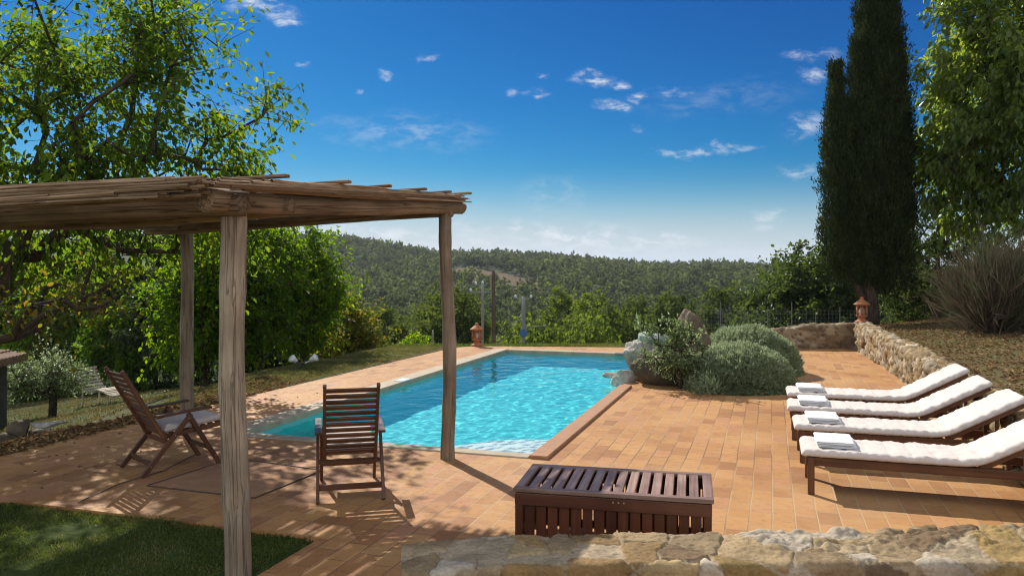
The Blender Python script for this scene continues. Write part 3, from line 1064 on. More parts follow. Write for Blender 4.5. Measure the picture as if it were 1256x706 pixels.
def wall_sheet(name, label, cat, path, width, tops, nstones, rng, res, side_h, mortar, amp=0.03, gap=0.03, cols=STONE_COLS, aspect=1.0, rough_amp=0.012, flip=False,
               both=False, crest=None, relax=1, fill=0.0, flat=1.6):
    """a wall along path (x, y points); section: back foot, up, over the top, down the front.  tops: heights along the path (start..end list)."""
    path = np.asarray(path, float)
    seg = np.linalg.norm(np.diff(path, axis=0), axis=1)
    S = np.concatenate([[0], np.cumsum(seg)])
    ns = max(2, int(S[-1] / res))
    s = np.linspace(0, S[-1], ns)
    px = np.interp(s, S, path[:, 0]); py = np.interp(s, S, path[:, 1])
    tx, ty = np.gradient(px), np.gradient(py)
    l = np.hypot(tx, ty); tx /= l; ty /= l
    nxv, nyv = (ty, -tx) if not flip else (-ty, tx)      # towards the front face
    top = np.interp(s, np.linspace(0, S[-1], len(tops)), tops)
    back_h = side_h if both else 0.12
    nb = max(2, int(back_h / res)); nt = max(3, int(width / res)); nf = max(3, int(side_h / res))
    prof = []                                         # (offset across, drop below the top, normal across, normal up, developed coordinate)
    r = min(0.035, width * .2)
    for i in range(nb):
        prof.append((-width / 2, back_h * (1 - i / nb) + r, -1, 0))
    for i in range(4):
        a = i / 4 * math.pi / 2
        prof.append((-width / 2 + r - r * math.cos(a), r - r * math.sin(a), -math.cos(a), math.sin(a)))
    for i in range(nt):
        prof.append((-width / 2 + r + (width - 2 * r) * i / nt, 0, 0, 1))
    for i in range(4):
        a = i / 4 * math.pi / 2
        prof.append((width / 2 - r + r * math.sin(a), r - r * math.cos(a), math.sin(a), math.cos(a)))
    for i in range(nf + 1):
        prof.append((width / 2, r + side_h * i / nf, 1, 0))
    prof = np.array(prof)
    dev = np.concatenate([[0], np.cumsum(np.hypot(np.diff(prof[:, 0]), np.diff(prof[:, 1])))])
    Sg, Tg = np.meshgrid(s, dev, indexing='ij')
    fld = stones_field(S[-1], dev[-1], nstones, rng, relax=relax, aspect=aspect)
    e, idx = fld(Sg, Tg)
    sh = rng.uniform(0.25, 1.0, nstones)
    filler = rng.uniform(size=nstones) < fill          # stones lost in the mortar
    ex = sstep(e, gap * .35, gap * flat) * (1 - filler[idx])
    X0 = px[:, None] + nxv[:, None] * prof[None, :, 0]
    Y0 = py[:, None] + nyv[:, None] * prof[None, :, 0]
    Z0 = top[:, None] - prof[None, :, 1]
    pn = P3(X0, Y0, Z0)
    h = ex * amp * sh[idx] - (1 - sstep(e, 0, gap * .5)) * (1 - filler[idx]) * amp * .7 + rough_amp * fbm(pn * 9, 5) + 0.5 * rough_amp * fbm(pn * 30, 4)
    tilt = rng.normal(0, 0.25, (nstones, 2))
    h = h + ex * amp * 0.6 * (tilt[idx, 0] * np.sin(Sg * 9) + tilt[idx, 1] * np.cos(Tg * 9))
    if crest is not None:
        h = h + crest(s[:, None], prof[None, :, 1], X0, Y0)
    X = X0 + nxv[:, None] * prof[None, :, 2] * h
    Y = Y0 + nyv[:, None] * prof[None, :, 2] * h
    Z = Z0 + prof[None, :, 3] * h
    cc = cols[rng.integers(0, len(cols), nstones)] * rng.uniform(0.8, 1.15, (nstones, 1))
    col = cc[idx] * ex[..., None] + np.array(mortar) * (1 - ex[..., None])
    col = col * (0.85 + 0.3 * fbm(pn * 5, 3)[..., None].clip(-.5, .5))
    v = np.stack([X, Y, Z], -1).reshape(-1, 3)
    npf = len(prof)
    q = grid_quads(ns, npf)
    # end caps
    ends = []
    vv = [v]
    cl = [col.reshape(-1, 3)]
    base = len(v)
    tr = []
    for row in (0, ns - 1):
        ring = np.arange(npf) + row * npf
        c = v[ring].mean(0)
        vv.append(c[None]); cl.append(np.array(mortar)[None])
        for j in range(npf - 1):
            tr.append((base, ring[j], ring[j + 1]))
        tr.append((base, ring[-1], ring[0]))
        base += 1
    o = mesh_np(name, np.concatenate(vv), q, tr, {'scol': np.concatenate(cl).clip(0.01, 0.9)}, True, [M_STONEWALL])
    bm = bmesh.new(); bm.from_mesh(o.data); bmesh.ops.recalc_face_normals(bm, faces=bm.faces); bm.to_mesh(o.data); bm.free()
    return tag(o, label, cat)


rngw = np.random.default_rng(21)
# low wall in the foreground, path runs left to right, front faces the camera
def front_crest(s, drop, X, Y):
    rightpart = sstep(X, 1.15, 1.5)
    onTop = (drop < 0.03)
    return onTop * rightpart * (0.05 * np.abs(fbm(P3(X * 5.0, Y * 5.0, .4), 4)) + 0.03 * sstep(X, 2.2, 2.7)) * sstep(Y, 4.35, 4.5)
FRONT_COLS = np.array([(0.50, 0.38, 0.22), (0.40, 0.27, 0.12), (0.58, 0.46, 0.29), (0.30, 0.21, 0.12), (0.23, 0.17, 0.11), (0.54, 0.39, 0.16), (0.68, 0.61, 0.49), (0.42, 0.32, 0.19), (0.60, 0.47, 0.25)])
wall_sheet('stone_wall', 'low rough stone wall with mortar between flat stones in front of the slatted box', 'wall',
           [(-0.62, 4.44), (-.2, 4.50), (0.3, 4.50), (1.5, 4.51), (3.4, 4.55)], 0.50, [0.32, 0.355, 0.365, 0.36, 0.36, 0.36, 0.38], 88, rngw, 0.008, 0.5, (0.58, 0.48, 0.33), amp=0.014, gap=0.024, relax=0, fill=0.20, flat=.6,
           cols=FRONT_COLS, rough_amp=0.009, crest=front_crest)
# retaining wall on the right: its front faces the terrace
pa = (8.30, 19.1); pb = uv(-3.0, 4.75)
wr = [(8.42, 19.15), (7.03, 13.98), (uv(3.0, 4.66).x, uv(3.0, 4.66).y), (pb.x, pb.y)]
wall_sheet('retaining_wall', 'long rough yellowish stone retaining wall holding the dry bank behind the sun loungers', 'wall', wr, 0.34, [0.60, 0.56, 0.55, 0.52, 0.5, 0.5], 700, rngw, 0.035, 0.66,
           (0.15, 0.105, 0.06), amp=0.045, gap=0.032, relax=0, flat=.7, cols=np.array([(0.52, 0.42, 0.26), (0.45, 0.33, 0.18), (0.58, 0.49, 0.34), (0.36, 0.27, 0.16), (0.62, 0.54, 0.41), (0.42, 0.29, 0.13)]),
           aspect=1.7, rough_amp=0.04)
wall_sheet('end_wall', 'short shaded stone wall sloping down to the left below the right terracotta lantern', 'wall', [(5.2, 19.35), (8.22, 19.2)], 0.3, [0.20, 0.42, 0.55, 0.59], 90, rngw, 0.04, 0.75,
           (0.24, 0.18, 0.12), amp=0.04, gap=0.03, relax=0, flat=.7, cols=np.array([(0.42, 0.33, 0.21), (0.36, 0.26, 0.15), (0.48, 0.40, 0.28), (0.30, 0.22, 0.14)]), aspect=1.8, rough_amp=0.03)


# ------------------------------------------------------------------ pergola
def build_pergola():
    t = thing('pergola', 'weathered timber pergola with log posts and a brushwood roof beside the pool', 'pergola', (0, 0, 0))
    rng = np.random.default_rng(5)
    p1 = at(290, 5.10); p2 = at(551, 8.12); p3 = at(231, 9.32); p4 = p1 + (p3 - p2)
    tops = {}
    def post(p, ztop, r, lean, z0=-0.08, seed=1.0):
        mb = MB()
        n = 40
        zz = np.linspace(z0, ztop, n)
        pts = np.stack([p.x + lean[0] * zz + 0.015 * np.sin(zz * 2.6 + seed), p.y + lean[1] * zz + 0.008 * np.sin(zz * 2.9 + seed * 2), zz], 1)
        rr = r * (1.08 - 0.12 * (zz / ztop)) * (1 + 0.03 * np.sin(zz * 5 + seed * 3))
        for kz in (.35, .95, 1.55, 2.05):
            rr = rr * (1 + .07 * np.exp(-((zz - kz - .25 * math.sin(seed * 5 + kz)) / .07) ** 2))
        mb.tube(pts, rr, 20, rough=0.10, seed=seed, nscale=1.6)
        mb.build('post', M_POST, t, True)
    post(p1, 2.36, 0.078, (-0.012, 0), seed=1.3)
    post(p2, 2.535, 0.066, (-0.012, 0), seed=5.1)
    post(p3, 2.47, 0.072, (-0.012, 0), seed=9.4)
    post(p4, 2.36, 0.075, (0.0, 0), seed=14.2)

    def rz(u, v):          # underside of the roof mat
        fu = (u + 3.96) / 3.85
        fv = (v + 0.87) / -3.4
        return 2.42 + 0.21 * fu - 0.05 * fv - 0.06 * np.clip(fv, 0, 2) * fu
    def log(u0, v0, u1, v1, r0, r1, drop, seed, name='beam'):
        mb = MB()
        n = 30
        tt = np.linspace(0, 1, n)
        pts = []
        for a in tt:
            u = u0 + (u1 - u0) * a; v = v0 + (v1 - v0) * a
            p = uv(u, v, rz(u, v) - drop + 0.012 * math.sin(a * 5 + seed))
            pts.append((p.x, p.y, p.z))
        mb.tube(pts, np.linspace(r0, r1, n), 14, rough=0.13, seed=seed, nscale=1.1)
        mb.build(name, M_BEAM, t, True)
    # the long side beam over the two right posts, its twin on the left, and the cross beams
    log(-3.93, -0.92, -0.04, -0.80, 0.078, 0.066, 0.062, 3.0)
    log(-4.05, -4.25, 0.08, -4.12, 0.075, 0.065, 0.07, 4.0)
    log(-3.72, -0.80, -3.78, -4.6, 0.074, 0.068, 0.085, 6.0)
    log(-3.20, -0.80, -3.25, -4.6, 0.055, 0.050, 0.09, 6.6)
    log(-0.42, -0.75, -0.40, -4.6, 0.060, 0.066, 0.10, 7.0)
    log(-1.9, -0.85, -1.95, -4.6, 0.050, 0.052, 0.07, 8.0)
    # brushwood mat: sticks along the pool's axis with battens on top
    mb = MB()
    N = 1150
    a, b, ra = [], [], []
    for i in range(N):
        v = rng.uniform(-4.55, -0.80)
        L = rng.uniform(0.9, 3.6)
        u = rng.uniform(-4.02, 0.02 - L * .85)
        lay = rng.uniform(0, 1)
        dv = rng.normal(0, 0.03)
        u2 = min(u + L, -0.03 + rng.normal(0, .03))
        z0 = rz(u, v) + 0.012 + 0.055 * lay + rng.normal(0, .004)
        z1 = rz(u2, v + dv) + 0.012 + 0.055 * lay + rng.normal(0, .004)
        a.append(uv(u, v, z0)); b.append(uv(u2, v + dv, z1)); ra.append(rng.uniform(.004, .0105))
    # the right edge: split bark laid along it
    for i in range(150):
        L = rng.uniform(1.0, 3.4)
        u = rng.uniform(-4.1, 0.02 - L)
        v = -0.80 + rng.uniform(-0.05, 0.085)
        lay = rng.uniform(0, 1)
        u2 = u + L
        a.append(uv(u, v, rz(u, v) + 0.002 + 0.070 * lay * (1 - 0.35 * (u < -3.6))))
        b.append(uv(u2, v + rng.normal(0, .015), rz(u2, v) + 0.002 + 0.070 * lay)); ra.append(rng.uniform(.006, .014))
    # the front edge: a bundle along it, ends ragged
    for i in range(330):
        L = rng.uniform(0.7, 2.6)
        v = rng.uniform(-4.6 + L, -0.80)
        u = -4.02 + rng.uniform(-0.06, 0.10)
        lay = rng.uniform(0, 1)
        a.append(uv(u, v, rz(u, v) - 0.045 + 0.125 * lay)); b.append(uv(u + rng.normal(0, .015), v - L, rz(u, v - L) - 0.045 + 0.125 * lay)); ra.append(rng.uniform(.005, .012))
    a = np.array([tuple(p) for p in a]); b = np.array([tuple(p) for p in b]); ra = np.array(ra)
    # bend each stick: two pieces
    mid = (a + b) / 2 + rng.normal(0, 1, a.shape) * np.array([.006, .006, .007])
    A = np.concatenate([a, mid]); B = np.concatenate([mid, b]); RA = np.concatenate([ra, ra * .95]); RB = np.concatenate([ra * .95, ra * .75])
    frustums(mb, A, B, RA, RB, 5)
    n_v = sum(len(x) for x in mb.v)
    mb.rnd = [np.concatenate([np.repeat(rng.uniform(0, 1, len(a)), 10)] * 2)[:n_v]]
    mb.build('roof_mat', M_STICK, t)
    # battens
    for k, u in enumerate((-3.45, -2.65, -1.95, -1.28, -0.62, -0.16)):
        mb = MB()
        p0 = np.array(uv(u, -0.66 + .03 * math.sin(k * 3), rz(u, -0.7) + 0.098)); p1_ = np.array(uv(u + .03, -4.6, rz(u, -4.6) + 0.098))
        mb.bar(p0, p1_, 0.055, 0.022)
        mb.build('batten', M_BEAM, t)


build_pergola()


# ------------------------------------------------------------------ trees close by
def near_trees():
    # big tree on the left, beyond the pergola
    rng = np.random.default_rng(11)
    bx, by = -9.0, 13.2
    bz = ground_z(bx, by)
    trunk = [(-.15, 0, -.2), (-0.1, 0.0, .5), (0.0, 0, 1.2), (0.08, -.05, 1.9), (0.40, -.05, 2.6), (0.75, 0, 3.3), (1.05, 0.05, 4.1)]
    lobes = [((0, 0, 5.4), (2.6, 2.4, 2.2)), ((2.2, -.4, 5.3), (1.7, 1.6, 1.5)), ((3.0, -.2, 4.1), (1.35, 1.3, .95)), ((1.5, 0, 4.1), (1.8, 1.6, .9)),
             ((-2.3, .2, 5.2), (2.0, 1.9, 1.9)), ((0.6, .3, 7.3), (2.3, 2.0, 1.3)), ((1.9, -.2, 6.7), (1.5, 1.4, 1.1)), ((-1.2, -1.8, 4.0), (2.2, 1.6, 1.0)), ((-2.4, -1.3, 3.0), (1.6, 1.5, .9)),
             ((0.4, -2.2, 4.9), (1.8, 1.4, 1.3)), ((-.9, 1.0, 3.0), (1.7, 1.6, .6)), ((3.65, -.1, 4.0), (.75, .8, .6)), ((3.6, -.1, 5.2), (.7, .8, .9))]
    lobes = [((c[0] + 1.0, c[1], c[2]), r) for (c, r) in lobes]
    cl = lobed_points(300, lobes, rng, 0.3)
    make_tree('cherry_tree', 'tall spreading green tree with dark limbs showing against the sky above the pergola', 'tree', (bx, by, bz), trunk, cl, LEAF_T1, rng,
              r0=0.165, per=84, sig=0.40, leaf=(0.122, 0.066), droop=0.75, pw=0.47)
    # lower dark branches on the left belong to an old fruit tree with bare limbs
    bx, by = -8.2, 10.9
    bz = ground_z(bx, by)
    trunk = [(0, 0, -.2), (.05, 0, .6), (.15, 0, 1.2), (.2, .05, 1.9), (.3, .1, 2.4)]
    lobes = [((1.0, .6, 2.3), (1.5, 1.2, .75)), ((2.2, .9, 2.2), (.9, .8, .5)), ((-.4, .3, 2.7), (1.5, 1.2, .9))]
    cl = lobed_points(40, lobes, rng, 0.3)
    make_tree('fruit_tree', 'old fruit tree with bare dark limbs under the left end of the pergola roof', 'tree', (bx, by, bz), trunk, cl, LEAF_YEL, rng,
              r0=0.10, per=34, sig=0.36, leaf=(0.10, 0.055), droop=0.5, pw=0.42)
    # the row of bright young trees beyond the strip of dry grass
    def young(px, d, ztop, wid, base_z, mat_, label, nl=46, per=80, seed=1, leaf=(0.115, 0.066), bare=0.28, name='young_tree'):
        rng = np.random.default_rng(seed)
        p = at(px, d)
        H = ztop - base_z
        trunk = [(0, 0, -.3), (.03, 0, .15 * H), (-.03, .03, .3 * H), (.05, 0, .5 * H), (.02, .05, .7 * H)]
        lobes = [((0, 0, H * .62), (wid * .75, wid * .75, H * .36)), ((wid * .45, 0, H * .5), (wid * .6, wid * .6, H * .26)), ((-wid * .45, .1, H * .52), (wid * .6, wid * .6, H * .27)),
                 ((0, -wid * .4, H * .42), (wid * .7, wid * .6, H * .22)), ((wid * .1, 0, H * .82), (wid * .45, wid * .45, H * .17))]
        cl = lobed_points(nl, lobes, rng, 0.1)
        cl = cl[cl[:, 2] > bare * H]
        return make_tree(name, label, 'tree', (p.x, p.y, base_z), trunk, cl, mat_, rng, r0=0.10, per=per, sig=0.36, leaf=leaf, droop=0.6, pw=0.5)
    young(318, 18.5, 3.25, 1.35, -1.0, LEAF_T2, 'bright green broad leaved tree between the two left pergola posts, tallest of its row', 130, 74, 31, bare=.12)
    young(372, 19.5, 3.10, 1.15, -0.9, LEAF_T2, 'bright green tree with upright twigs just right of the near pergola post', 120, 72, 32, bare=.15)
    young(250, 17.5, 2.95, 1.4, -1.2, LEAF_T2, 'bright green bushy tree behind the rear pergola post', 125, 74, 33, bare=.08)
    young(425, 22.0, 1.25, 1.05, -1.4, LEAF_YEL, 'small yellowing tree standing at the right end of the bright green row', 70, 60, 34, leaf=(.11, .065), bare=.1)
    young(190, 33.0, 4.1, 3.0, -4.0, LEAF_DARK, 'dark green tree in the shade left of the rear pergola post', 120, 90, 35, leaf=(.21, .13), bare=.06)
    young(110, 37.0, 4.6, 3.6, -4.9, LEAF_T1, 'green tree with heavy crown behind the white garden lounger', 140, 90, 36, leaf=(.23, .14), bare=.10)
    young(20, 36.0, 5.0, 3.6, -4.9, LEAF_T1, 'green tree rising behind the tiled shed', 130, 90, 37, leaf=(.23, .14), bare=.08)
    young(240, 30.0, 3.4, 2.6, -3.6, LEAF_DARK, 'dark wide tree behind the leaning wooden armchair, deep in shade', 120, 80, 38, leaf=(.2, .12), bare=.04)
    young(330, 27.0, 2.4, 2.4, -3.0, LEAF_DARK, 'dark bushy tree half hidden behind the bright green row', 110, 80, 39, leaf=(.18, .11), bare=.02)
    young(395, 28.0, 1.2, 1.9, -3.4, LEAF_OAK, 'mid green bushy tree behind the yellowing tree', 80, 80, 391, leaf=(.17, .1), bare=.02)
    young(150, 31.0, 1.2, 1.6, -3.6, LEAF_T2, 'small light green tree with low branches behind the white garden lounger', 60, 80, 40, leaf=(.19, .11), bare=.2)
    young(60, 32.5, 1.6, 1.9, -3.9, LEAF_T2, 'light green tree beyond the lower lawn, behind the round shrub', 70, 80, 41, leaf=(.19, .11), bare=.15)
    # olive-like round shrub by the shed
    rng = np.random.default_rng(44)
    p = at(64, 21.0)
    gz = ground_z(p.x, p.y)
    cl = lobed_points(80, [((-.35, 0, 1.15), (.95, .8, .55)), ((-.9, 0, .95), (.6, .6, .45)), ((.35, 0, 1.05), (.55, .6, .35))], rng, .3)
    make_tree('olive_shrub', 'round grey green shrub on a short bare trunk beside the white garden lounger', 'shrub', (p.x, p.y, gz), [(0, 0, -.1), (.02, 0, .3), (0, 0, .6), (0, 0, .85)], cl, LEAF_OLIVE, rng,
              r0=.10, per=110, sig=.25, leaf=(.085, .034), droop=.1, oval=False)
    # big broad tree on the right
    rng = np.random.default_rng(51)
    bx, by = 12.95, 19.4
    bz = ground_z(bx, by)
    lobes = [((.2, 0, 5.0), (2.8, 2.8, 3.0)), ((-1.1, -.8, 5.6), (1.8, 2.0, 2.2)), ((-1.6, -.6, 3.7), (1.5, 1.7, 1.3)), ((.6, -2.0, 4.6), (2.2, 1.6, 2.2)), ((-.5, -.5, 7.6), (2.2, 2.2, 1.8)), ((1.0, -1.6, 3.0), (2.2, 1.6, 1.0)),
             ((2.2, 0, 5.4), (2.2, 2.4, 2.6)), ((-1.3, -.3, 2.7), (1.6, 1.5, .9)), ((-1.75, .3, 5.0), (1.2, 1.4, 2.4))]
    cl = lobed_points(380, lobes, rng, 0.5)
    make_tree('walnut_tree', 'big broad leaved tree with drooping shiny leaves at the right beside the cypress', 'tree', (bx, by, bz), [(0, 0, -.3), (0, 0, .8), (.05, 0, 1.7), (0, 0, 2.6), (.1, 0, 3.6), (0, 0, 4.6)], cl, LEAF_R, rng,
              r0=.3, per=125, sig=.44, leaf=(.185, .084), droop=1.1, pw=.5)
    # dark shrubs behind the cypress and the broom
    def bush(px, d, zt, w, mat_, label, seed, n=60, per=80, leaf=(.09, .055), name='dark_shrub', cat='shrub', z0=None):
        rng = np.random.default_rng(seed)
        p = at(px, d)
        gz = ground_z(p.x, p.y) if z0 is None else z0
        H = zt - gz
        cl = lobed_points(n, [((0, 0, H * .5), (w * .8, w * .7, H * .5)), ((w * .5, 0, H * .4), (w * .6, w * .6, H * .38)), ((-w * .5, 0, H * .4), (w * .6, w * .6, H * .38))], rng, .3)
        cl = cl[cl[:, 2] > .05]
        return make_tree(name, label, cat, (p.x, p.y, gz), [(0, 0, -.1), (0, 0, .15 * H), (.03, 0, .3 * H), (0, 0, .5 * H)], cl, mat_, rng, r0=.08, per=per, sig=.24, leaf=leaf, droop=.3)
    bush(1150, 21.8, 4.3, 1.7, LEAF_OAK, 'dense dark green shrub in the gap between the cypress and the broom', 61, 110, 90)
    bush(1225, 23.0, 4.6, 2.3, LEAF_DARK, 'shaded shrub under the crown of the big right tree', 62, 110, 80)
    bush(1108, 23.5, 1.95, 1.0, LEAF_OAK, 'low green bush right of the cypress foot', 63, 60, 80)
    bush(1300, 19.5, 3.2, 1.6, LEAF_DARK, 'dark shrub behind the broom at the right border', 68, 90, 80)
    bush(508, 24.5, -0.15, .55, LEAF_T2, 'small bright green bush on the grass edge left of the right pergola post', 64, 40, 90, (.09, .05), name='small_bush', cat='bush')
    # oaks on the slope to the right
    def oak(px, d, zt, w, z0, seed, label, m_=LEAF_OAK):
        rng = np.random.default_rng(seed)
        p = at(px, d)
        H = zt - z0
        lobes = [((0, 0, H * .62), (w * .8, w * .8, H * .36)), ((-w * .55, -.2, H * .52), (w * .55, w * .6, H * .28)), ((w * .5, 0, H * .55), (w * .55, w * .6, H * .3)), ((0, -.4 * w, H * .38), (w * .8, w * .6, H * .24))]
        cl = lobed_points(170, lobes, rng, .4)
        make_tree('oak_tree', label, 'tree', (p.x, p.y, z0), [(0, 0, -.4), (0, 0, .15 * H), (.1, 0, .3 * H), (0, 0, .5 * H), (0, 0, .7 * H)], cl, m_, rng, r0=.22, per=110, sig=.20 * w, leaf=(.078 * w, .05 * w), droop=.3)
    oak(1000, 38, 3.9, 2.6, -5.4, 71, 'dense mid green oak rising left of the cypress')
    oak(965, 44, 2.6, 2.6, -6.5, 72, 'rounded oak lower on the slope, left of the tall oak by the cypress')
    oak(1075, 36, 5.0, 2.8, -5.0, 73, 'oak standing behind the cypress', LEAF_OAK)
    oak(560, 52, 0.9, 2.7, -8.0, 74, 'round oak right behind the far right pergola post', LEAF_VM)
    oak(728, 72, .35, 3.0, -11.5, 76, 'bright green round tree in the valley, tallest above the pool edge', LEAF_VB)
    oak(690, 80, .0, 2.8, -12.5, 77, 'light green valley tree left of the tallest bright one', LEAF_VB)
    oak(775, 78, -1.0, 3.0, -12.5, 78, 'light green valley tree behind the limestone boulder', LEAF_VM)
    oak(660, 66, -2.6, 2.2, -11.0, 79, 'dark valley bush right of the pole with the blue disc', LEAF_VD)
    oak(830, 70, .2, 3.2, -11.5, 791, 'mid green valley tree behind the tall pointed rock', LEAF_VM)
    oak(895, 62, .8, 3.0, -10.0, 792, 'mid green valley tree behind the dome bushes', LEAF_VM)
    oak(470, 62, -.6, 2.8, -9.5, 793, 'round valley tree between the bright row and the right pergola post', LEAF_VM)
    oak(525, 60, -0.3, 2.8, -9.5, 75, 'mid green oak left of the far right pergola post', LEAF_VM)


near_trees()


def cypress():
    rng = np.random.default_rng(81)
    p = at(1068, 20.0)
    gz = ground_z(p.x, p.y)
    t = thing('cypress_tree', 'tall dark cypress with a thinner second spire on its left, right of the pool', 'tree', (p.x, p.y, gz))
    mb = MB()
    mb.tube([(0, 0, -.2), (.02, 0, .3), (0, 0, .8), (-.05, 0, 1.6), (0, 0, 4), (0, 0, 8)], [.22, .19, .17, .15, .1, .03], 12, rough=.15)
    mb.tube([(-.1, 0, .5), (-.45, 0, 1.2), (-.85, 0, 2.4), (-.9, 0, 5.6)], [.1, .09, .06, .02], 8, rough=.1)
    mb.build('trunk', M_BARK, t, True)
    # sprays stand upright round several leaders
    def spire(cx, cy, z0, z1, rmax, n, prof):
        z = rng.uniform(0, 1, n) ** .9
        r = rmax * np.interp(z, *prof)
        ang = rng.uniform(0, 2 * math.pi, n)
        lump = 1 + .50 * fbm(np.stack([np.cos(ang) * 2.6 + cx * 5, np.sin(ang) * 2.6, z * (z1 - z0) * 1.25], 1), 3)
        rr = r * lump * np.sqrt(rng.uniform(.22, 1.0, n))
        c = np.stack([cx + rr * np.cos(ang), cy + rr * np.sin(ang), z0 + z * (z1 - z0)], 1)
        return c, np.stack([np.cos(ang), np.sin(ang), np.zeros(n)], 1)
    main = ([0, .05, .15, .3, .45, .66, .85, .95, 1], [.30, .62, .95, 1.0, .92, .70, .42, .24, .05])
    side = ([0, .1, .4, .65, .85, 1], [.5, .9, 1.0, .7, .32, .04])
    a = [spire(.20, 0, .75, 10.0, .74, 4000, main), spire(.15, 0, 1.0, 9.0, .5, 1200, main), spire(-.90, -.05, 1.1, 6.35, .33, 760, side), spire(-.5, .1, .9, 5.4, .5, 500, side), spire(.62, -.1, .8, 6.6, .48, 520, side), spire(.45, .15, 2.6, 7.6, .40, 300, side), spire(-.45, -.2, 2.4, 6.9, .36, 300, side), spire(.05, -.2, 4.5, 9.0, .38, 250, side)]
    c = np.concatenate([x[0] for x in a]); o = np.concatenate([x[1] for x in a])
    per = 34
    n = len(c) * per
    ci = np.repeat(np.arange(len(c)), per)
    up = rng.uniform(0, .34, n)
    base = c[ci] + rng.normal(size=(n, 3)) * np.array([.055, .055, .02]) + np.stack([o[ci, 0] * .25 * up, o[ci, 1] * .25 * up, up], 1)
    d = o[ci] * rng.uniform(.1, .6, n)[:, None] + rng.normal(size=(n, 3)) * .3 + np.array([0, 0, 1.0])
    rnd = np.clip(rng.beta(2, 2.5, n) + rng.normal(0, .24, len(c))[ci], 0, .999)
    leaf_object('crown', base, d, rng.normal(size=(n, 3)), rng.uniform(.055, .12, n), rng.uniform(.018, .034, n), rnd, LEAF_CYP, t, False)


cypress()


def broom():
    rng = np.random.default_rng(91)
    p = at(1222, 15.6)
    gz = ground_z(p.x, p.y)
    t = thing('broom_shrub', 'large brown and grey green broom shrub of thin wiry stems on the dry bank', 'shrub', (p.x, p.y, gz))
    n = 5200
    th = rng.uniform(0, 2 * math.pi, n)
    inc = np.abs(rng.normal(0, .55, n)).clip(0, 1.25)
    d = np.stack([np.sin(inc) * np.cos(th), np.sin(inc) * np.sin(th), np.cos(inc)], 1)
    L = rng.uniform(.9, 2.05, n) * (1 - .12 * inc)
    start = rng.uniform(.15, .55, n)
    b = np.stack([rng.normal(0, .16, n), rng.normal(0, .16, n), np.zeros(n)], 1)
    a0 = b + d * (L * start)[:, None]
    a0 += rng.normal(size=(n, 3)) * .14
    dd = d + rng.normal(size=(n, 3)) * .28 + np.array([0, 0, .12])
    rnd = np.clip((L * start + rng.uniform(0, .8, n)) / 2.0 * .9 + rng.normal(0, .12, n), 0, .999)
    leaf_object('stems', a0, dd, rng.normal(size=(n, 3)), L * rng.uniform(.35, .6, n), rng.uniform(.012, .024, n), rnd, LEAF_BROOM, t, False)
    k = 16000
    i = rng.integers(0, n, k)
    ddn = dd[i] / np.linalg.norm(dd[i], axis=1)[:, None]
    a1 = a0[i] + ddn * (L[i] * .5 * rng.uniform(0, 1, k))[:, None]
    leaf_object('twigs', a1, ddn + rng.normal(size=(k, 3)) * .3, rng.normal(size=(k, 3)), rng.uniform(.12, .34, k), rng.uniform(.006, .012, k), np.clip(rnd[i] + rng.normal(0, .12, k), 0, .999), LEAF_BROOM, t, False)
    mb = MB()
    j = rng.integers(0, n, 90)
    frustums(mb, b[j], b[j] + d[j] * (L[j] * .7)[:, None], .018, .007, 5)
    mb.build('trunk', M_BARK, t)


broom()


def dome_bush(name, label, c, r, seed, n=15000):
    rng = np.random.default_rng(seed)
    t = thing(name, label, 'bush', c)
    d = rand_unit(n, rng)
    d[:, 2] = np.abs(d[:, 2]) * 1.05 - .12
    d /= np.linalg.norm(d, axis=1)[:, None]
    lump = 1 + .06 * fbm(d * 3.2 + seed, 3) + .038 * fbm(d * 11 + seed, 3)
    sh = rng.uniform(.86, 1.0, n)
    p = d * np.array(r) * (lump * sh)[:, None]
    p[:, 2] = np.maximum(p[:, 2], 0.02)
    per = 7
    ci = np.repeat(np.arange(n), per)
    nn = n * per
    b = p[ci] + rng.normal(size=(nn, 3)) * .012
    dr = d[ci] / np.array(r) * r[0] + rng.normal(size=(nn, 3)) * .45 + np.array([0, 0, .35])
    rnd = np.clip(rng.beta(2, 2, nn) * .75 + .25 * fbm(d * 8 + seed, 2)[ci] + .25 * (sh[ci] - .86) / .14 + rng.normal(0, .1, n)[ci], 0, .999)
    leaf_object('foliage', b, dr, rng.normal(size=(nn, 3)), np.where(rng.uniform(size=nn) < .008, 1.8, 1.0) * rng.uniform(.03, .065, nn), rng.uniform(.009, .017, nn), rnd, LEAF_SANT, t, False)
    # woody inside
    m = MB()
    k = 300
    e = rand_unit(k, rng); e[:, 2] = np.abs(e[:, 2])
    frustums(m, np.stack([rng.normal(0, .06, k), rng.normal(0, .06, k), np.zeros(k)], 1), e * np.array(r) * .9, .012, .004, 4)
    m.build('branches', M_BARK, t)
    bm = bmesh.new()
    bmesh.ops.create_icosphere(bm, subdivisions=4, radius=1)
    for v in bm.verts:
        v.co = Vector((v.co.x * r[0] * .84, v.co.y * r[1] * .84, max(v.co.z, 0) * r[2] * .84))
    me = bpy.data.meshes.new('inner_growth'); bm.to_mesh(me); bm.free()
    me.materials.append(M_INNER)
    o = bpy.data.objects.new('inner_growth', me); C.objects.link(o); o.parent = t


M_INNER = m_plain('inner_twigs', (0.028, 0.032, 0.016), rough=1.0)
dome_bush('dome_bush', 'clipped grey green dome shaped bush nearest the loungers, in front of the other dome', at(905, 12.9), (0.90, .80, .71), 3)
dome_bush('dome_bush', 'clipped grey green dome shaped bush standing behind the nearer dome', at(916, 14.8), (0.98, .85, .86), 8, 14000)


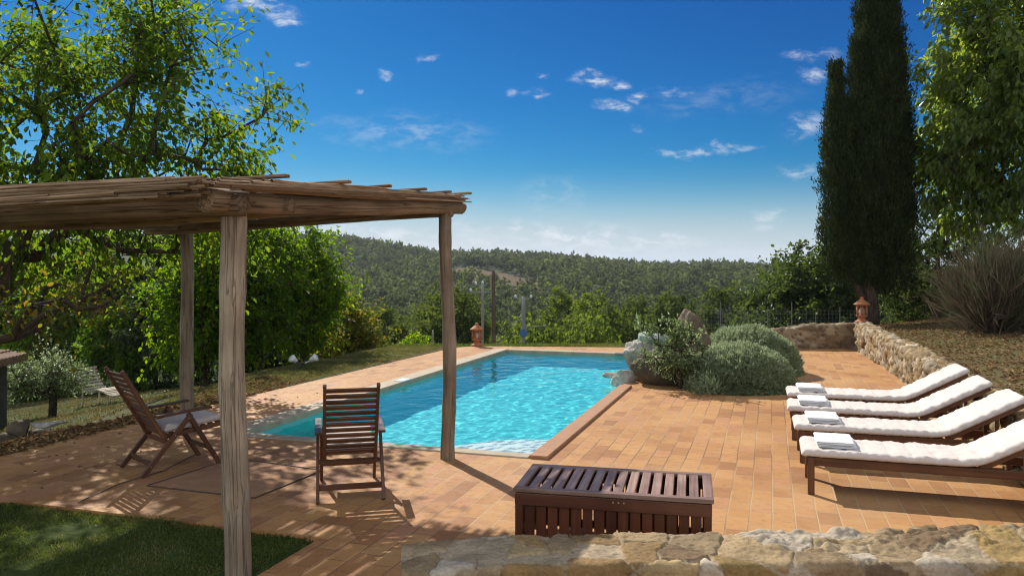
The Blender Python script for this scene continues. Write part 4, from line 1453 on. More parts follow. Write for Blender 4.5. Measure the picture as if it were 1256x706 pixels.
# ------------------------------------------------------------------ rocks at the pool
def rock(name, label, loc, r, seed, m_, rz=0.0, ridge=.28, sub=5, tilt=0.0, cat='rock'):
    bm = bmesh.new()
    bmesh.ops.create_icosphere(bm, subdivisions=sub, radius=1)
    P = np.array([v.co[:] for v in bm.verts])
    n1 = fbm(P * 1.1 + seed * 3.1, 3)
    n2 = 1 - np.abs(fbm(P * 2.2 + seed * 1.7, 4))
    n3 = fbm(P * 7 + seed, 4)
    Q = P * (1 + .30 * n1 + ridge * .6 * (n2 - .7) + .10 * n3)[:, None]
    # flattened faces
    rg = np.random.default_rng(seed)
    for _ in range(16):
        d = rand_unit(1, rg)[0]
        h = rg.uniform(.55, .85)
        s = Q @ d
        Q = Q - np.outer(np.maximum(0, s - h) * .8, d)
    Q = Q * np.array(r)
    for v, q in zip(bm.verts, Q):
        v.co = q
    me = bpy.data.meshes.new(name)
    bm.to_mesh(me); bm.free()
    for f in me.polygons: f.use_smooth = True
    me.materials.append(m_)
    o = bpy.data.objects.new(name, me)
    o.location = loc
    o.rotation_euler = (0, tilt, rz)
    C.objects.link(o)
    return tag(o, label, cat)


ROCK_W = m_rock('white_limestone', (0.20, 0.18, 0.15), (0.42, 0.39, 0.34), (0.62, 0.59, 0.54), 3.0)
ROCK_G = m_rock('mossy_rock', (0.20, 0.26, 0.21), (0.33, 0.40, 0.34), (0.46, 0.53, 0.47), 5.0)
ROCK_B = m_rock('brown_rock', (0.085, 0.062, 0.038), (0.155, 0.115, 0.075), (0.25, 0.195, 0.13), 3.0)
ROCK_D = m_rock('earthy_rock', (0.06, 0.05, 0.033), (0.125, 0.10, 0.068), (0.20, 0.165, 0.115), 4.0)
p = at(795, 13.9); rock('boulder', 'white limestone boulder leaning over the pool water', (p.x + .12, p.y, .26), (.52, .46, .56), 3, ROCK_W)
p = at(790, 13.9); rock('mossy_boulder', 'smooth green stained boulder on top of the white limestone', (p.x + .12, p.y - .05, .66), (.36, .30, .19), 5, ROCK_G)
p = at(812, 13.25); rock('earthy_boulder', 'brown earthy boulder in shade on the paving behind the leafy shrub', (p.x, p.y, .20), (.55, .34, .36), 9, ROCK_D)
p = at(849, 14.2); rock('standing_rock', 'tall pointed brown rock standing behind the leafy shrub', (p.x, p.y, .50), (.36, .36, .68), 12, ROCK_B, tilt=.22)
p = at(766, 13.6); rock('pool_edge_stone', 'knobbly pale stone at the foot of the limestone, touching the water', (p.x, p.y, .03), (.24, .25, .22), 15, ROCK_W)
p = at(752, 13.9); rock('spout_stone', 'small flat pale stone jutting over the pool water as a spout', (p.x, p.y, .07), (.20, .12, .075), 18, ROCK_W, sub=4)


def pool_shrub():
    rng = np.random.default_rng(101)
    p = at(832, 12.85)
    cl = lobed_points(46, [((-.05, 0, .75), (.42, .35, .30)), ((-.25, 0, .48), (.35, .3, .2)), ((.22, 0, .6), (.3, .3, .22)), ((-.12, 0, 1.0), (.2, .2, .16)), ((.0, -.1, .42), (.45, .3, .15))], rng, .2)
    make_tree('leafy_shrub', 'leafy light green shrub with small leaves in front of the rocks', 'shrub', (p.x, p.y, 0), [(.05, 0, -.05), (.03, 0, .12), (0, 0, .25), (-.03, 0, .42), (-.05, 0, .6)], cl, LEAF_OLIVE, rng,
              r0=.045, per=75, sig=.115, leaf=(.052, .026), droop=.0)
    p = at(783, 14.4)
    n = 60
    b = np.stack([rng.normal(0, .03, n), rng.normal(0, .03, n), rng.uniform(.8, 1.05, n)], 1)
    d = rng.normal(size=(n, 3)) * .35 + np.array([0, 0, 1])
    o = leaf_object('sprig', b, d, rng.normal(size=(n, 3)), rng.uniform(.06, .12, n), .02, rng.uniform(0, 1, n), LEAF_OLIVE, None, False, (p.x, p.y, 0))
    tag(o, 'thin upright green sprig growing on top of the mossy boulder', 'plant')
    # grey herb at the foot of the near dome
    p = at(868, 12.25)
    n = 900
    b = np.stack([rng.normal(0, .11, n), rng.normal(0, .09, n), np.abs(rng.normal(.10, .08, n))], 1)
    d = b / np.linalg.norm(b, axis=1)[:, None] + rng.normal(size=(n, 3)) * .4 + np.array([0, 0, .5])
    o = leaf_object('herb_tuft', b, d, rng.normal(size=(n, 3)), rng.uniform(.04, .08, n), .016, rng.uniform(0, 1, n), LEAF_SANT, None, False, (p.x, p.y, 0))
    tag(o, 'small grey green herb tuft at the foot of the near dome bush', 'plant')


pool_shrub()
#@@NEXT3
# ------------------------------------------------------------------ woodland on the hills
def crown_proto(seed, nlobes, nleaf, leaf, tall=1.0):
    """unit tree: crown about 1 wide radius, 2 high, foot at 0"""
    rng = np.random.default_rng(seed)
    lob = [((0, 0, 1.25 * tall), (.72, .72, .62 * tall))]
    for i in range(nlobes):
        a = rng.uniform(0, 6.28)
        r = rng.uniform(.35, .62)
        lob.append(((r * math.cos(a), r * math.sin(a), rng.uniform(.7, 1.55) * tall), (rng.uniform(.28, .45),) * 2 + (rng.uniform(.26, .40),)))
    ncl = max(6, nleaf // 9)
    cl = lobed_points(ncl, lob, rng, .7)
    ci = rng.integers(0, len(cl), nleaf)
    b = cl[ci] + rng.normal(0, .085, (nleaf, 3))
    out = b - np.array([0, 0, 1.05 * tall])
    out /= np.linalg.norm(out, axis=1)[:, None]
    nrm = out + rng.normal(size=(nleaf, 3)) * .55
    d = np.cross(nrm, rng.normal(size=(nleaf, 3)))
    s = leaf * rng.uniform(.7, 1.35, nleaf)
    v, q, k = leaf_mesh_arrays(b - d / np.linalg.norm(d, axis=1)[:, None] * s[:, None] * .5, d, nrm, s, s * .85, False)
    rnd = np.clip(rng.beta(2.4, 2.4, nleaf) * .7 + .15 + rng.normal(0, .09, len(cl))[ci], 0, 1)
    return v, q, np.repeat(rnd, k)


def forest():
    rng = np.random.default_rng(120)
    near = [crown_proto(200 + i, 10, 5200, .085, t) for i, t in enumerate((1, 1.1, .9, 1.2))]
    mid = [crown_proto(220 + i, 9, 620, .19, t) for i, t in enumerate((1, 1.15, .9, 1.0, 1.25))]
    far = [crown_proto(240 + i, 7, 170, .33, t) for i, t in enumerate((1, 1.2, .95, 1.1))]
    M_far = m_forest()
    # places: jittered grid thinned by distance, only in the wedge the hills are seen in
    pts = []
    for (y0, y1, sp) in ((58, 110, 5.2), (110, 240, 5.6), (240, 460, 6.6), (460, 800, 7.6)):
        ys = np.arange(y0, y1, sp)
        for y in ys:
            half = .80 * y + 14
            xs = np.arange(-half, half, sp)
            x = xs + rng.uniform(-.48, .48, len(xs)) * sp
            yy = y + rng.uniform(-.48, .48, len(xs)) * sp
            pts.append(np.stack([x, yy], 1))
    pts = np.concatenate(pts)
    keep = ~field_mask(pts[:, 0], pts[:, 1])
    dens = fbm(P3(pts[:, 0] / 60, pts[:, 1] / 60, 3.0), 3)
    keep &= (dens > -.75) | (rng.uniform(size=len(pts)) < .6)
    keep &= (np.abs(pts[:, 0] / pts[:, 1] * 975) < 800)
    keep &= (pts[:, 0] / pts[:, 1] * 975 > -420) | (pts[:, 1] < 150)
    pts = pts[keep]
    z = terrain(pts[:, 0], pts[:, 1])
    kind = fbm(P3(pts[:, 0] / 38, pts[:, 1] / 38, 8.0), 3)
    H = rng.uniform(4.8, 9.2, len(pts)) * (1 + .3 * kind)
    W = rng.uniform(2.5, 4.6, len(pts))
    big = fbm(P3(pts[:, 0] / 120, pts[:, 1] / 120, 4.4), 3)
    tone = np.clip(.44 + .34 * kind + .30 * big + rng.normal(0, .16, len(pts)), 0, 1)
    order = np.argsort(pts[:, 1])
    VV, QQ, RR, TT = [], [], [], []
    nv = 0
    mats_ = {}
    singles = []
    for i in order:
        x, y = pts[i]
        d = math.hypot(x, y)
        if d < 92:
            singles.append(i)
            continue
        P = mid if d < 230 else far
        v, q, r = P[rng.integers(len(P))]
        a = rng.uniform(0, 6.28)
        ca, sa = math.cos(a) * W[i], math.sin(a) * W[i]
        w = np.stack([v[:, 0] * ca - v[:, 1] * sa + x, v[:, 0] * sa + v[:, 1] * ca + y, v[:, 2] * H[i] * .5 + z[i] - .4], 1)
        VV.append(w.astype(np.float32)); QQ.append(q + nv); RR.append(r); TT.append(np.full(len(r), tone[i]))
        nv += len(v)
    o = mesh_np('woodland', np.concatenate(VV), np.concatenate(QQ), None, {'rnd': np.concatenate(RR), 'tone': np.concatenate(TT)}, False, [M_far])
    tag(o, 'dense green woodland covering the hills beyond the valley', 'woodland', kind='stuff')
    # the nearest trees of the valley one by one
    protos = []
    tones = (('bright', LEAF_VB), ('mid', LEAF_VM), ('dark', LEAF_VD))
    for ti, (tn, lm) in enumerate(tones):
        for j, (v, q, r) in enumerate(near[:3]):
            e = bpy.data.meshes.new('crown')
            protos.append((ti, v, q, r, lm))
    meshes = {}
    inview = [i for i in singles if abs(pts[i, 0] / pts[i, 1] * 975) < 640]
    px_of = lambda i: pts[i, 0] / pts[i, 1] * 975 + 628
    count = 0
    LBL = {0: 'one of the light green broad trees of the valley floor beyond the pool',
           1: 'one of the mid green broad trees of the valley floor beyond the pool',
           2: 'one of the dark green broad trees of the valley floor beyond the pool'}
    GRP = {0: 'light green valley trees', 1: 'mid green valley trees', 2: 'dark green valley trees'}
    first = {}
    for n_, i in enumerate(inview):
        px = px_of(i)
        if px < 400 and pts[i, 1] < 90 and n_ % 2: continue
        if tone[i] > .60: ti = 0
        elif tone[i] > .34: ti = 1
        else: ti = 2
        if 690 < px < 770 and pts[i, 1] < 85: ti = 0
        j = int(rng.integers(3))
        key = (ti, j)
        x, y = pts[i]
        if key not in first:
            _, v, q, r, lm = protos[ti * 3 + j]
            t = thing('valley_tree', LBL[ti], 'tree', (0, 0, 0), 0, GRP[ti])
            vv = v * np.array([3.3, 3.3, 3.3])
            mesh_np('crown', vv, q, None, {'rnd': r}, False, [lm], t)
            mb = MB()
            mb.tube([(0, 0, -.5), (.05, 0, 1.2), (0, .08, 2.6), (0, 0, 4.2)], [.24, .19, .15, .08], 8, rough=.12)
            for b_ in range(5):
                a = b_ * 1.3 + j
                mb.tube([(0, 0, 1.8 + .35 * b_), (.6 * math.cos(a), .6 * math.sin(a), 2.9 + .3 * b_), (1.5 * math.cos(a), 1.5 * math.sin(a), 3.7 + .3 * b_)], [.1, .07, .03], 5)
            mb.build('trunk', M_BARK, t, True)
            first[key] = t
        else:
            t = copy_tree(first[key])
        s = W[i] / 3.5
        t.location = (x, y, z[i])
        t.rotation_euler = (0, 0, rng.uniform(0, 6.28))
        t.scale = (s, s, H[i] / 7.2)
        count += 1


def m_forest():
    m, k = mat('woodland_foliage')
    r = attr(k, 'rnd'); t = attr(k, 'tone')
    a = k.ramp(t.outputs['Fac'], [(0.0, (0.048, 0.066, 0.028)), (0.35, (0.090, 0.116, 0.042)), (0.65, (0.125, 0.155, 0.050)), (1.0, (0.18, 0.21, 0.062))])
    hv = k.n('ShaderNodeHueSaturation', i_Color=a, i_Value=k.math('ADD', k.math('MULTIPLY', r.outputs['Fac'], .9), .55))
    p = k.n('ShaderNodeBsdfDiffuse', i_Color=hv.outputs[0])
    tr = k.n('ShaderNodeBsdfTranslucent', i_Color=k.n('ShaderNodeHueSaturation', i_Color=hv.outputs[0], i_Value=1.6).outputs[0])
    mx = k.n('ShaderNodeMixShader', i_0=.38)
    k.link(p.outputs[0], mx.inputs[1]); k.link(tr.outputs[0], mx.inputs[2])
    finish(k, mx.outputs[0])
    return m


forest()


# ------------------------------------------------------------------ sun loungers
def rot_frame(origin, xdir):
    """rotation angle so that local +x points along xdir"""
    return math.atan2(xdir.y, xdir.x)


LW, FLAT, BACKL, INC = 0.60, 1.32, 0.76, math.radians(29)
FZ = 0.315          # top of the frame


def lounger_mesh_parts(t):
    # local: x from the foot to the head, y across, z up
    rail = MB()
    for y in (0.03, LW - .03):
        rail.bar((0.0, y, FZ - .035), (2.0, y, FZ - .035), .032, .07)
    rail.bar((0.03, .03, FZ - .035), (0.03, LW - .03, FZ - .035), .03, .068, up=(0, 0, 1))
    rail.bar((1.97, .03, FZ - .035), (1.97, LW - .03, FZ - .035), .03, .068)
    rail.bar((1.33, .05, FZ - .05), (1.33, LW - .05, FZ - .05), .03, .05)
    rail.build('frame', M_TEAK, t)
    sl = MB()
    x = .09
    while x < FLAT - .05:
        sl.bar((x, .048, FZ - .011), (x, LW - .048, FZ - .011), .062, .018)
        x += .078
    sl.build('slat_deck', M_TEAK, t)
    for x in (.045, 1.86):
        for y in (.012, LW - .012):
            lg = MB()
            lg.bar((x, y, 0), (x, y, FZ + .002), .055, .04, up=(0, 1, 0))
            lg.build('leg', M_TEAK, t)
    bk = MB()
    c, s = math.cos(INC), math.sin(INC)
    for y in (.068, LW - .068):
        bk.bar((FLAT + .02, y, FZ - .012), (FLAT + .02 + c * BACKL, y, FZ - .012 + s * BACKL), .03, .045, up=(-s, 0, c))
    k = .06
    while k < BACKL:
        bk.bar((FLAT + .02 + c * k - s * .016, .055, FZ - .012 + s * k + c * .016), (FLAT + .02 + c * k - s * .016, LW - .055, FZ - .012 + s * k + c * .016), .06, .014, up=(-s, 0, c))
        k += .08
    # prop that holds the back up
    for y in (.10, LW - .10):
        bk.bar((FLAT + .02 + c * .5, y, FZ - .04 + s * .5), (1.78, y, FZ - .06), .022, .03)
    bk.build('backrest', M_TEAK, t)


def mattress(t, seed):
    Ltot = FLAT + BACKL + .03
    ns, nw = 230, 62
    th = .049
    s = np.linspace(-.035, Ltot, ns)
    # centre line with a soft bend
    rb = .16
    ang = INC * sstep(s, FLAT - rb, FLAT + rb)
    ds = np.gradient(s)
    cx = np.cumsum(np.cos(ang) * ds); cx += s[0] - cx[0]
    cz = np.cumsum(np.sin(ang) * ds); cz -= cz[0]
    # section: a loop round the pad
    loop = []
    hw = LW / 2 + .005
    top_n = 30
    for i in range(top_n):
        loop.append((-hw + 2 * hw * i / (top_n - 1), 1))
    for i in range(top_n):
        loop.append((hw - 2 * hw * i / (top_n - 1), -1))
    loop = np.array(loop)
    S, I = np.meshgrid(np.arange(ns), np.arange(len(loop)), indexing='ij')
    yy = loop[I, 0]; sd = loop[I, 1]
    sv = s[S]
    ye = 1 - np.abs(yy) / hw
    edge = np.clip(ye / .10, 0, 1)
    endd = np.clip(np.minimum(sv - s[0], s[-1] - sv) / .035, 0, 1)
    prof = np.sqrt(1 - (1 - edge) ** 2) * np.sqrt(1 - (1 - endd) ** 2)
    # quilting: seams across, tufts, wrinkles near the rim
    quilt = .009 * np.abs(np.sin((sv + .03) / .175 * math.pi)) ** .45
    quilt2 = .006 * np.abs(np.sin((yy + hw) / (2 * hw / 3) * math.pi)) ** .6
    wr = .010 * fbm(P3(sv * 11 + seed, yy * 9, seed), 4) + .0035 * np.sin(sv * 95 + 3 * fbm(P3(sv * 3, yy * 2, seed + 3.), 2)) * (1 - np.clip(ye / .16, 0, 1))
    h = np.where(sd > 0, (th * .62 + quilt + quilt2 + wr) * prof, -th * .38 * prof)
    flop = -.010 * (1 - np.clip(ye / .2, 0, 1)) ** 2
    h = h + flop * (sd > 0) * 0
    nx, nz = -np.sin(ang), np.cos(ang)
    yedge = yy + .006 * np.sin(sv * 60 + seed) * np.sign(yy) * (1 - edge) + .01 * perlin(P3(sv * 2, seed, 0.)) * np.sign(yy)
    X = cx[S] + nx[S] * h
    Z = cz[S] + nz[S] * h + FZ + .026
    Y = LW / 2 + yedge
    nl = len(loop)
    i = np.arange(ns - 1); j = np.arange(nl)
    A, B = np.meshgrid(i, j, indexing='ij')
    q = np.stack([A * nl + B, A * nl + (B + 1) % nl, (A + 1) * nl + (B + 1) % nl, (A + 1) * nl + B], -1).reshape(-1, 4)
    v = np.stack([X, Y, Z], -1).reshape(-1, 3)
    o = mesh_np('mattress', v, q, None, None, True, [M_CUSH], t)
    bm = bmesh.new(); bm.from_mesh(o.data); bmesh.ops.remove_doubles(bm, verts=bm.verts, dist=.0004); bmesh.ops.holes_fill(bm, edges=bm.edges); bmesh.ops.recalc_face_normals(bm, faces=bm.faces); bm.to_mesh(o.data); bm.free()
    for f in o.data.polygons: f.use_smooth = True


def towel_layer(mb_v, mb_q, x0, x1, y0, y1, z0, th, seed, n0, fold_y):
    """one folded layer pair: a rounded slab, its fold on the side fold_y"""
    nx, ny = 34, 26
    xs = np.linspace(0, 1, nx); ys = np.linspace(0, 1, ny)
    def sheet(top):
        X, Y = np.meshgrid(xs, ys, indexing='ij')
        e = np.minimum(np.minimum(X, 1 - X) * (x1 - x0), np.minimum(Y, 1 - Y) * (y1 - y0))
        r = np.clip(e / (th * .55), 0, 1)
        hh = np.sqrt(1 - (1 - r) ** 2) * th / 2
        bumpy = .0022 * fbm(P3(X * 5 + seed, Y * 4, seed * 1.3), 4)
        sag = -.004 * (1 - np.clip(e / .05, 0, 1)) ** 2
        Z = z0 + th / 2 + (hh if top else -hh) + bumpy + sag
        wob = .004 * np.sin(X * 7 + seed)
        return np.stack([x0 + X * (x1 - x0) + .003 * np.sin(Y * 9 + seed), y0 + Y * (y1 - y0) + wob, Z], -1).reshape(-1, 3)
    a = sheet(True); b = sheet(False)
    q = grid_quads(nx, ny)
    mb_v += [a, b]
    mb_q += [q + n0, q[:, ::-1] + n0 + len(a)]
    return n0 + 2 * len(a)


ORD = ('nearest', 'second nearest', 'second farthest', 'farthest')


def build_loungers():
    desc = ['white cushioned wooden sun lounger nearest the low foreground wall, only partly in view',
            'white cushioned wooden sun lounger, second in the row counted from the low foreground wall',
            'white cushioned wooden sun lounger, third in the row counted from the low foreground wall',
            'white cushioned wooden sun lounger at the far end of the row, nearest the dome bushes']
    tw = ['folded white bath towels on the foot of the nearest sun lounger',
          'folded white towels on the second sun lounger from the low foreground wall',
          'folded white towels on the third sun lounger from the low foreground wall',
          'folded white bath towels on the foot of the farthest sun lounger by the dome bushes']
    foot = [(2.53, 6.85), (2.86, 7.95), (3.15, 9.0), (3.50, 10.0)]
    dang = [0.0, .015, -.012, .02]
    for i, (x, y) in enumerate(foot):
        t = thing('sun_lounger', desc[i], 'sun lounger', (x, y, 0.001), -YAW + dang[i], 'sun loungers in a row')
        if i == 0:
            lounger_mesh_parts(t)
            first = t
        else:
            for ch in first.children:
                if ch.name.split('.')[0] == 'mattress': continue
                c = ch.copy(); C.objects.link(c); c.parent = t
        mattress(t, 3.0 + i * 7)
        # two towels, one on the other
        V_, Q_ = [], []
        n0 = 0
        rg = random.Random(40 + i)
        z = FZ + .026 + .048
        dy = rg.uniform(-.02, .02)
        for k, (a, b, c, d, th) in enumerate(((.10, .42, .10, .50, .016), (.10, .415, .105, .50, .015), (.085, .40, .095, .495, .017), (.088, .395, .098, .49, .016))):
            n0 = towel_layer(V_, Q_, a + rg.uniform(-.004, .004), b + rg.uniform(-.006, .006), c + dy, d + dy, z, th, k * 3.1 + i, n0, 0)
            z += th * .93
        o = mesh_np('folded_towels', np.concatenate(V_), np.concatenate(Q_), None, None, True, [M_TOWEL])
        o.location = (x, y, 0.001); o.rotation_euler = (0, 0, -YAW + dang[i])
        tag(o, tw[i], 'towel', 'towels on the loungers')


build_loungers()


# ------------------------------------------------------------------ folding wooden armchairs
def build_chair(label, origin, heading, back_rec=1.0, seed=1):
    """local: +y faces forward, x across, origin at the middle of the rear feet"""
    h = Vector(heading).normalized()
    t = thing('garden_armchair', label, 'chair', (origin[0], origin[1], 0.001), math.atan2(h.y, h.x) - math.pi / 2, 'folding wooden armchairs')
    W = .27
    def leg(x, p0, p1, w=.028, hh=.045):
        mb = MB()
        mb.bar((x, p0[0], p0[1]), (x, p1[0], p1[1]), w, hh, up=(0, 1, .2))
        mb.build('leg', M_TEAK, t)
    for s in (-1, 1):
        leg(s * W, (0.0, 0.0), (.46, .535))
        leg(s * (W - .032), (.76, 0.0), (.44, .535))
    ar = []
    for s in (-1, 1):
        mb = MB()
        mb.bar((s * (W - .005), .13, .548), (s * (W - .005), .66, .578), .062, .022)
        mb.build('armrest', M_TEAK, t)
    # backrest: two stiles and slats
    b0, b1 = np.array([.235, .335]), np.array([-.155, .985])
    d = (b1 - b0) / np.linalg.norm(b1 - b0)
    nrm = np.array([d[1], -d[0]])          # forward
    mb = MB()
    Wb = W - .055
    for s in (-1, 1):
        mb.bar((s * Wb, b0[0], b0[1] - .03), (s * Wb, b1[0], b1[1]), .026, .04, up=(0, nrm[0], nrm[1]))
        mb.bar((s * Wb, b1[0] - d[0] * .01, b1[1] - d[1] * .01), (s * Wb, b1[0] + d[0] * .016, b1[1] + d[1] * .016), .03, .034, up=(0, nrm[0], nrm[1]))
    L = np.linalg.norm(b1 - b0)
    k = .045
    while k < L - .01:
        p = b0 + d * k + nrm * .004
        mb.bar((-Wb, p[0], p[1]), (Wb, p[0], p[1]), .018, .040, up=(0, d[0], d[1]))
        k += .0605
    mb.build('backrest', M_TEAK, t)
    # seat frame and slats
    mb = MB()
    s0, s1 = np.array([.20, .335]), np.array([.78, .392])
    for s in (-1, 1):
        mb.bar((s * (W - .06), s0[0], s0[1]), (s * (W - .06), s1[0], s1[1]), .024, .045)
    for f in np.linspace(.06, .98, 8):
        p = s0 + (s1 - s0) * f
        mb.bar((-(W - .07), p[0], p[1] + .018), (W - .07, p[0], p[1] + .018), .045, .016)
    mb.build('seat', M_TEAK, t)
    for (a, y, z, hh) in ((W, .095, .105, .05), (W, .245, .285, .04), (W - .03, .66, .17, .04)):
        mb = MB()
        mb.bar((-a, y, z), (a, y, z), .022, hh)
        mb.build('stretcher', M_TEAK, t)
    # pad on the seat
    n = 40
    xs = np.linspace(-1, 1, n); ys = np.linspace(0, 1, n)
    X, Y = np.meshgrid(xs, ys, indexing='ij')
    e = np.minimum((1 - np.abs(X)) * .23, np.minimum(Y, 1 - Y) * .56)
    r = np.clip(e / .035, 0, 1)
    hh = np.sqrt(1 - (1 - r) ** 2) * .03
    q_ = .006 * np.abs(np.sin(X * 2.0 * math.pi)) ** .5 * np.abs(np.sin(Y * 3 * math.pi)) ** .5 + .003 * fbm(P3(X * 3 + seed, Y * 3, seed), 3)
    def sh(sg):
        yy = .225 + Y * .57
        zz = .335 + (yy - .20) / .58 * .057 + .03 + .03 + sg * hh + (q_ * r if sg > 0 else 0)
        return np.stack([X * .215, yy, zz], -1).reshape(-1, 3)
    a, b = sh(1), sh(-1)
    q = grid_quads(n, n)
    mesh_np('seat_pad', np.concatenate([a, b]), np.concatenate([q, q[:, ::-1] + n * n]), None, None, True, [M_CUSH], t)
    # brass screw heads
    mb = MB()
    for s in (-1, 1):
        for (y, z) in ((.075, .09), (.30, .35), (.43, .50), (.70, .10)):
            mb.tube([(s * (W + .012), y, z), (s * (W + .018), y, z)], [.006, .006], 8)
    mb.build('screws', m_plain('brass', (.5, .38, .18), .35, .9), t)
    return t


build_chair('dark wooden folding armchair seen from the side, left of the near pergola post', (-3.62, 7.56), (.70, .71), seed=1)
build_chair('dark wooden folding armchair seen from behind, between the near post and the right post', (-1.34, 6.62), (-.235, .972), seed=4)


# ------------------------------------------------------------------ slatted deck box
def deck_box():
    c = Vector((.72, 5.53, 0))
    ang = math.radians(-12.6)
    t = thing('slatted_box', 'low dark red brown wooden box with a slatted lid behind the low stone wall', 'box', c, ang)
    L, D, H = 1.29, .68, .475
    lid = MB()
    z = H - .016
    for y in (-D / 2 + .03, D / 2 - .03):
        lid.bar((-L / 2 - .01, y, z), (L / 2 + .01, y, z), .06, .028)
    for x in (-L / 2 + .022, L / 2 - .022):
        lid.bar((x, -D / 2 + .06, z), (x, D / 2 - .06, z), .062, .027)
    n = 14
    x0, x1 = -L / 2 + .072, L / 2 - .072
    w = (x1 - x0) / n
    for i in range(n):
        xx = x0 + w * (i + .5)
        lid.bar((xx, -D / 2 + .062, z + .001), (xx, D / 2 - .062, z + .001), w - .022, .022)
    lid.build('lid', M_BOXTOP, t)
    fr = MB()
    zt = H - .034
    for sx in (-1, 1):
        for sy in (-1, 1):
            fr.bar((sx * (L / 2 - .028), sy * (D / 2 - .028), 0), (sx * (L / 2 - .028), sy * (D / 2 - .028), zt), .05, .05)
    for sy in (-1, 1):
        fr.bar((-L / 2 + .002, sy * (D / 2 - .012), zt - .042), (L / 2 - .002, sy * (D / 2 - .012), zt - .042), .024, .082)
        fr.bar((-L / 2 + .002, sy * (D / 2 - .014), .05), (L / 2 - .002, sy * (D / 2 - .014), .05), .02, .06)
    for sx in (-1, 1):
        fr.bar((sx * (L / 2 - .012), -D / 2 + .03, zt - .042), (sx * (L / 2 - .012), D / 2 - .03, zt - .042), .022, .08)
    fr.build('frame', M_BOX, t)
    for side in ('front', 'back'):
        sl = MB()
        y = (-D / 2 + .028) if side == 'front' else (D / 2 - .028)
        m_ = 15
        a0, a1 = -L / 2 + .06, L / 2 - .06
        ww = (a1 - a0) / m_
        for i in range(m_):
            xx = a0 + ww * (i + .5)
            sl.bar((xx, y, .03), (xx, y, zt - .075), ww - (.012 if side == 'front' else .010), .016, up=(0, 1, 0))
        sl.build('side_panel', M_BOX, t)
    for sx in (-1, 1):
        sl = MB()
        m_ = 7
        a0, a1 = -D / 2 + .05, D / 2 - .05
        ww = (a1 - a0) / m_
        for i in range(m_):
            yy = a0 + ww * (i + .5)
            sl.bar((sx * (L / 2 - .028), yy, .03), (sx * (L / 2 - .028), yy, zt - .075), .016, ww - .012, up=(0, 1, 0))
        sl.build('end_panel', M_BOX, t)
    mb = MB()
    for dx in (-.035, .0, .035):
        mb.tube([(dx + .05, -D / 2 - .004, H - .058), (dx + .05, -D / 2 - .0, H - .058)], [.0055, .0055], 8)
    mb.build('screws', m_plain('pale_screw', (.6, .5, .36), .4, .6), t)


deck_box()
p = at(884, 5.22, .035)
mb = MB()
for k in range(2):
    ring = [(.055 * math.cos(a), .055 * math.sin(a), .012 + .02 * k) for a in np.linspace(0, 2 * math.pi, 25)]
    mb.tube(ring, .012, 8, cap=False)
mb.tube([(.055, 0, .012), (.02, .10, .012), (-.10, .22, .012), (-.26, .30, .012)], .012, 8)
o = mb.build('rubber_hose', M_DARK, None, True, (p.x, p.y, 0))
tag(o, 'short black rubber hose coiled on the paving at the right end of the slatted box', 'hose')


# ------------------------------------------------------------------ terracotta lanterns
def lantern(label, loc, s=1.0):
    t = thing('terracotta_lantern', label, 'lantern', loc, .2, 'terracotta lanterns')
    mb = MB()
    mb.lathe([(0.001, 0), (.15, 0), (.155, .03), (.14, .045), (.10, .065), (.082, .10), (.09, .125), (.125, .15), (.135, .165), (.135, .185), (.001, .185)], 24)
    mb.build('foot', M_TERRA, t, True)
    mb = MB()
    for k in range(6):
        a = k * math.pi / 3
        mb.tube([(.115 * math.cos(a), .115 * math.sin(a), .18), (.115 * math.cos(a), .115 * math.sin(a), .44)], .026, 10)
    mb.lathe([(.135, .40), (.135, .445), (.10, .445), (.10, .40), (.135, .40)], 24)
    mb.build('cage', M_TERRA, t, True)
    mb = MB()
    mb.lathe([(.10, .43), (.185, .43), (.185, .452), (.15, .475), (.10, .52), (.055, .55), (.04, .565), (.045, .58), (.05, .595), (.035, .62), (.001, .63)], 24)
    mb.build('cap', M_TERRA, t, True)
    mb = MB()
    mb.lathe([(.001, .18), (.06, .18), (.07, .25), (.06, .36), (.03, .39), (.001, .40)], 16)
    mb.build('lamp_glass', m_plain('frosted_glass', (.62, .55, .45), .3), t, True)
    t.scale = (s, s, s)


p = at(1056, 19.2)
lantern('orange terracotta lantern on the corner of the stone walls below the cypress', (p.x + .02, p.y, .62), 1.0)
p = at(585, 19.75)
lantern('orange terracotta lantern on the paving at the far left corner of the pool', (p.x, p.y, 0.003), .93)


# ------------------------------------------------------------------ posts and poles beyond the pool
def simple_pole(name, label, px, d, ztop, z0, r, m_, extra=None, cat='pole'):
    p = at(px, d)
    t = thing(name, label, cat, (p.x, p.y, z0))
    mb = MB()
    n = 12
    zz = np.linspace(0, ztop - z0, n)
    mb.tube(np.stack([.01 * np.sin(zz), 0 * zz, zz], 1), np.linspace(r * 1.1, r * .85, n), 12, rough=.06)
    mb.build('shaft', m_, t, True)
    if extra: extra(t, ztop - z0)
    return t


def insul(t, H):
    arm = MB()
    arm.bar((-.75, 0, H - .45), (.75, 0, H - .45), .07, .07)
    arm.bar((-.45, 0, H - .05), (.25, 0, H - .05), .06, .06)
    arm.build('crossarm', M_CONCRETE, t)
    for x, z in ((-.7, H - .41), (0.0, H + .02), (.7, H - .41), (-.4, H - .01)):
        mb = MB()
        mb.lathe([(.001, 0), (.05, 0), (.09, .04), (.05, .08), (.09, .11), (.05, .16), (.001, .2)], 12, (x, 0, z))
        mb.build('insulator', M_INSUL, t, True)


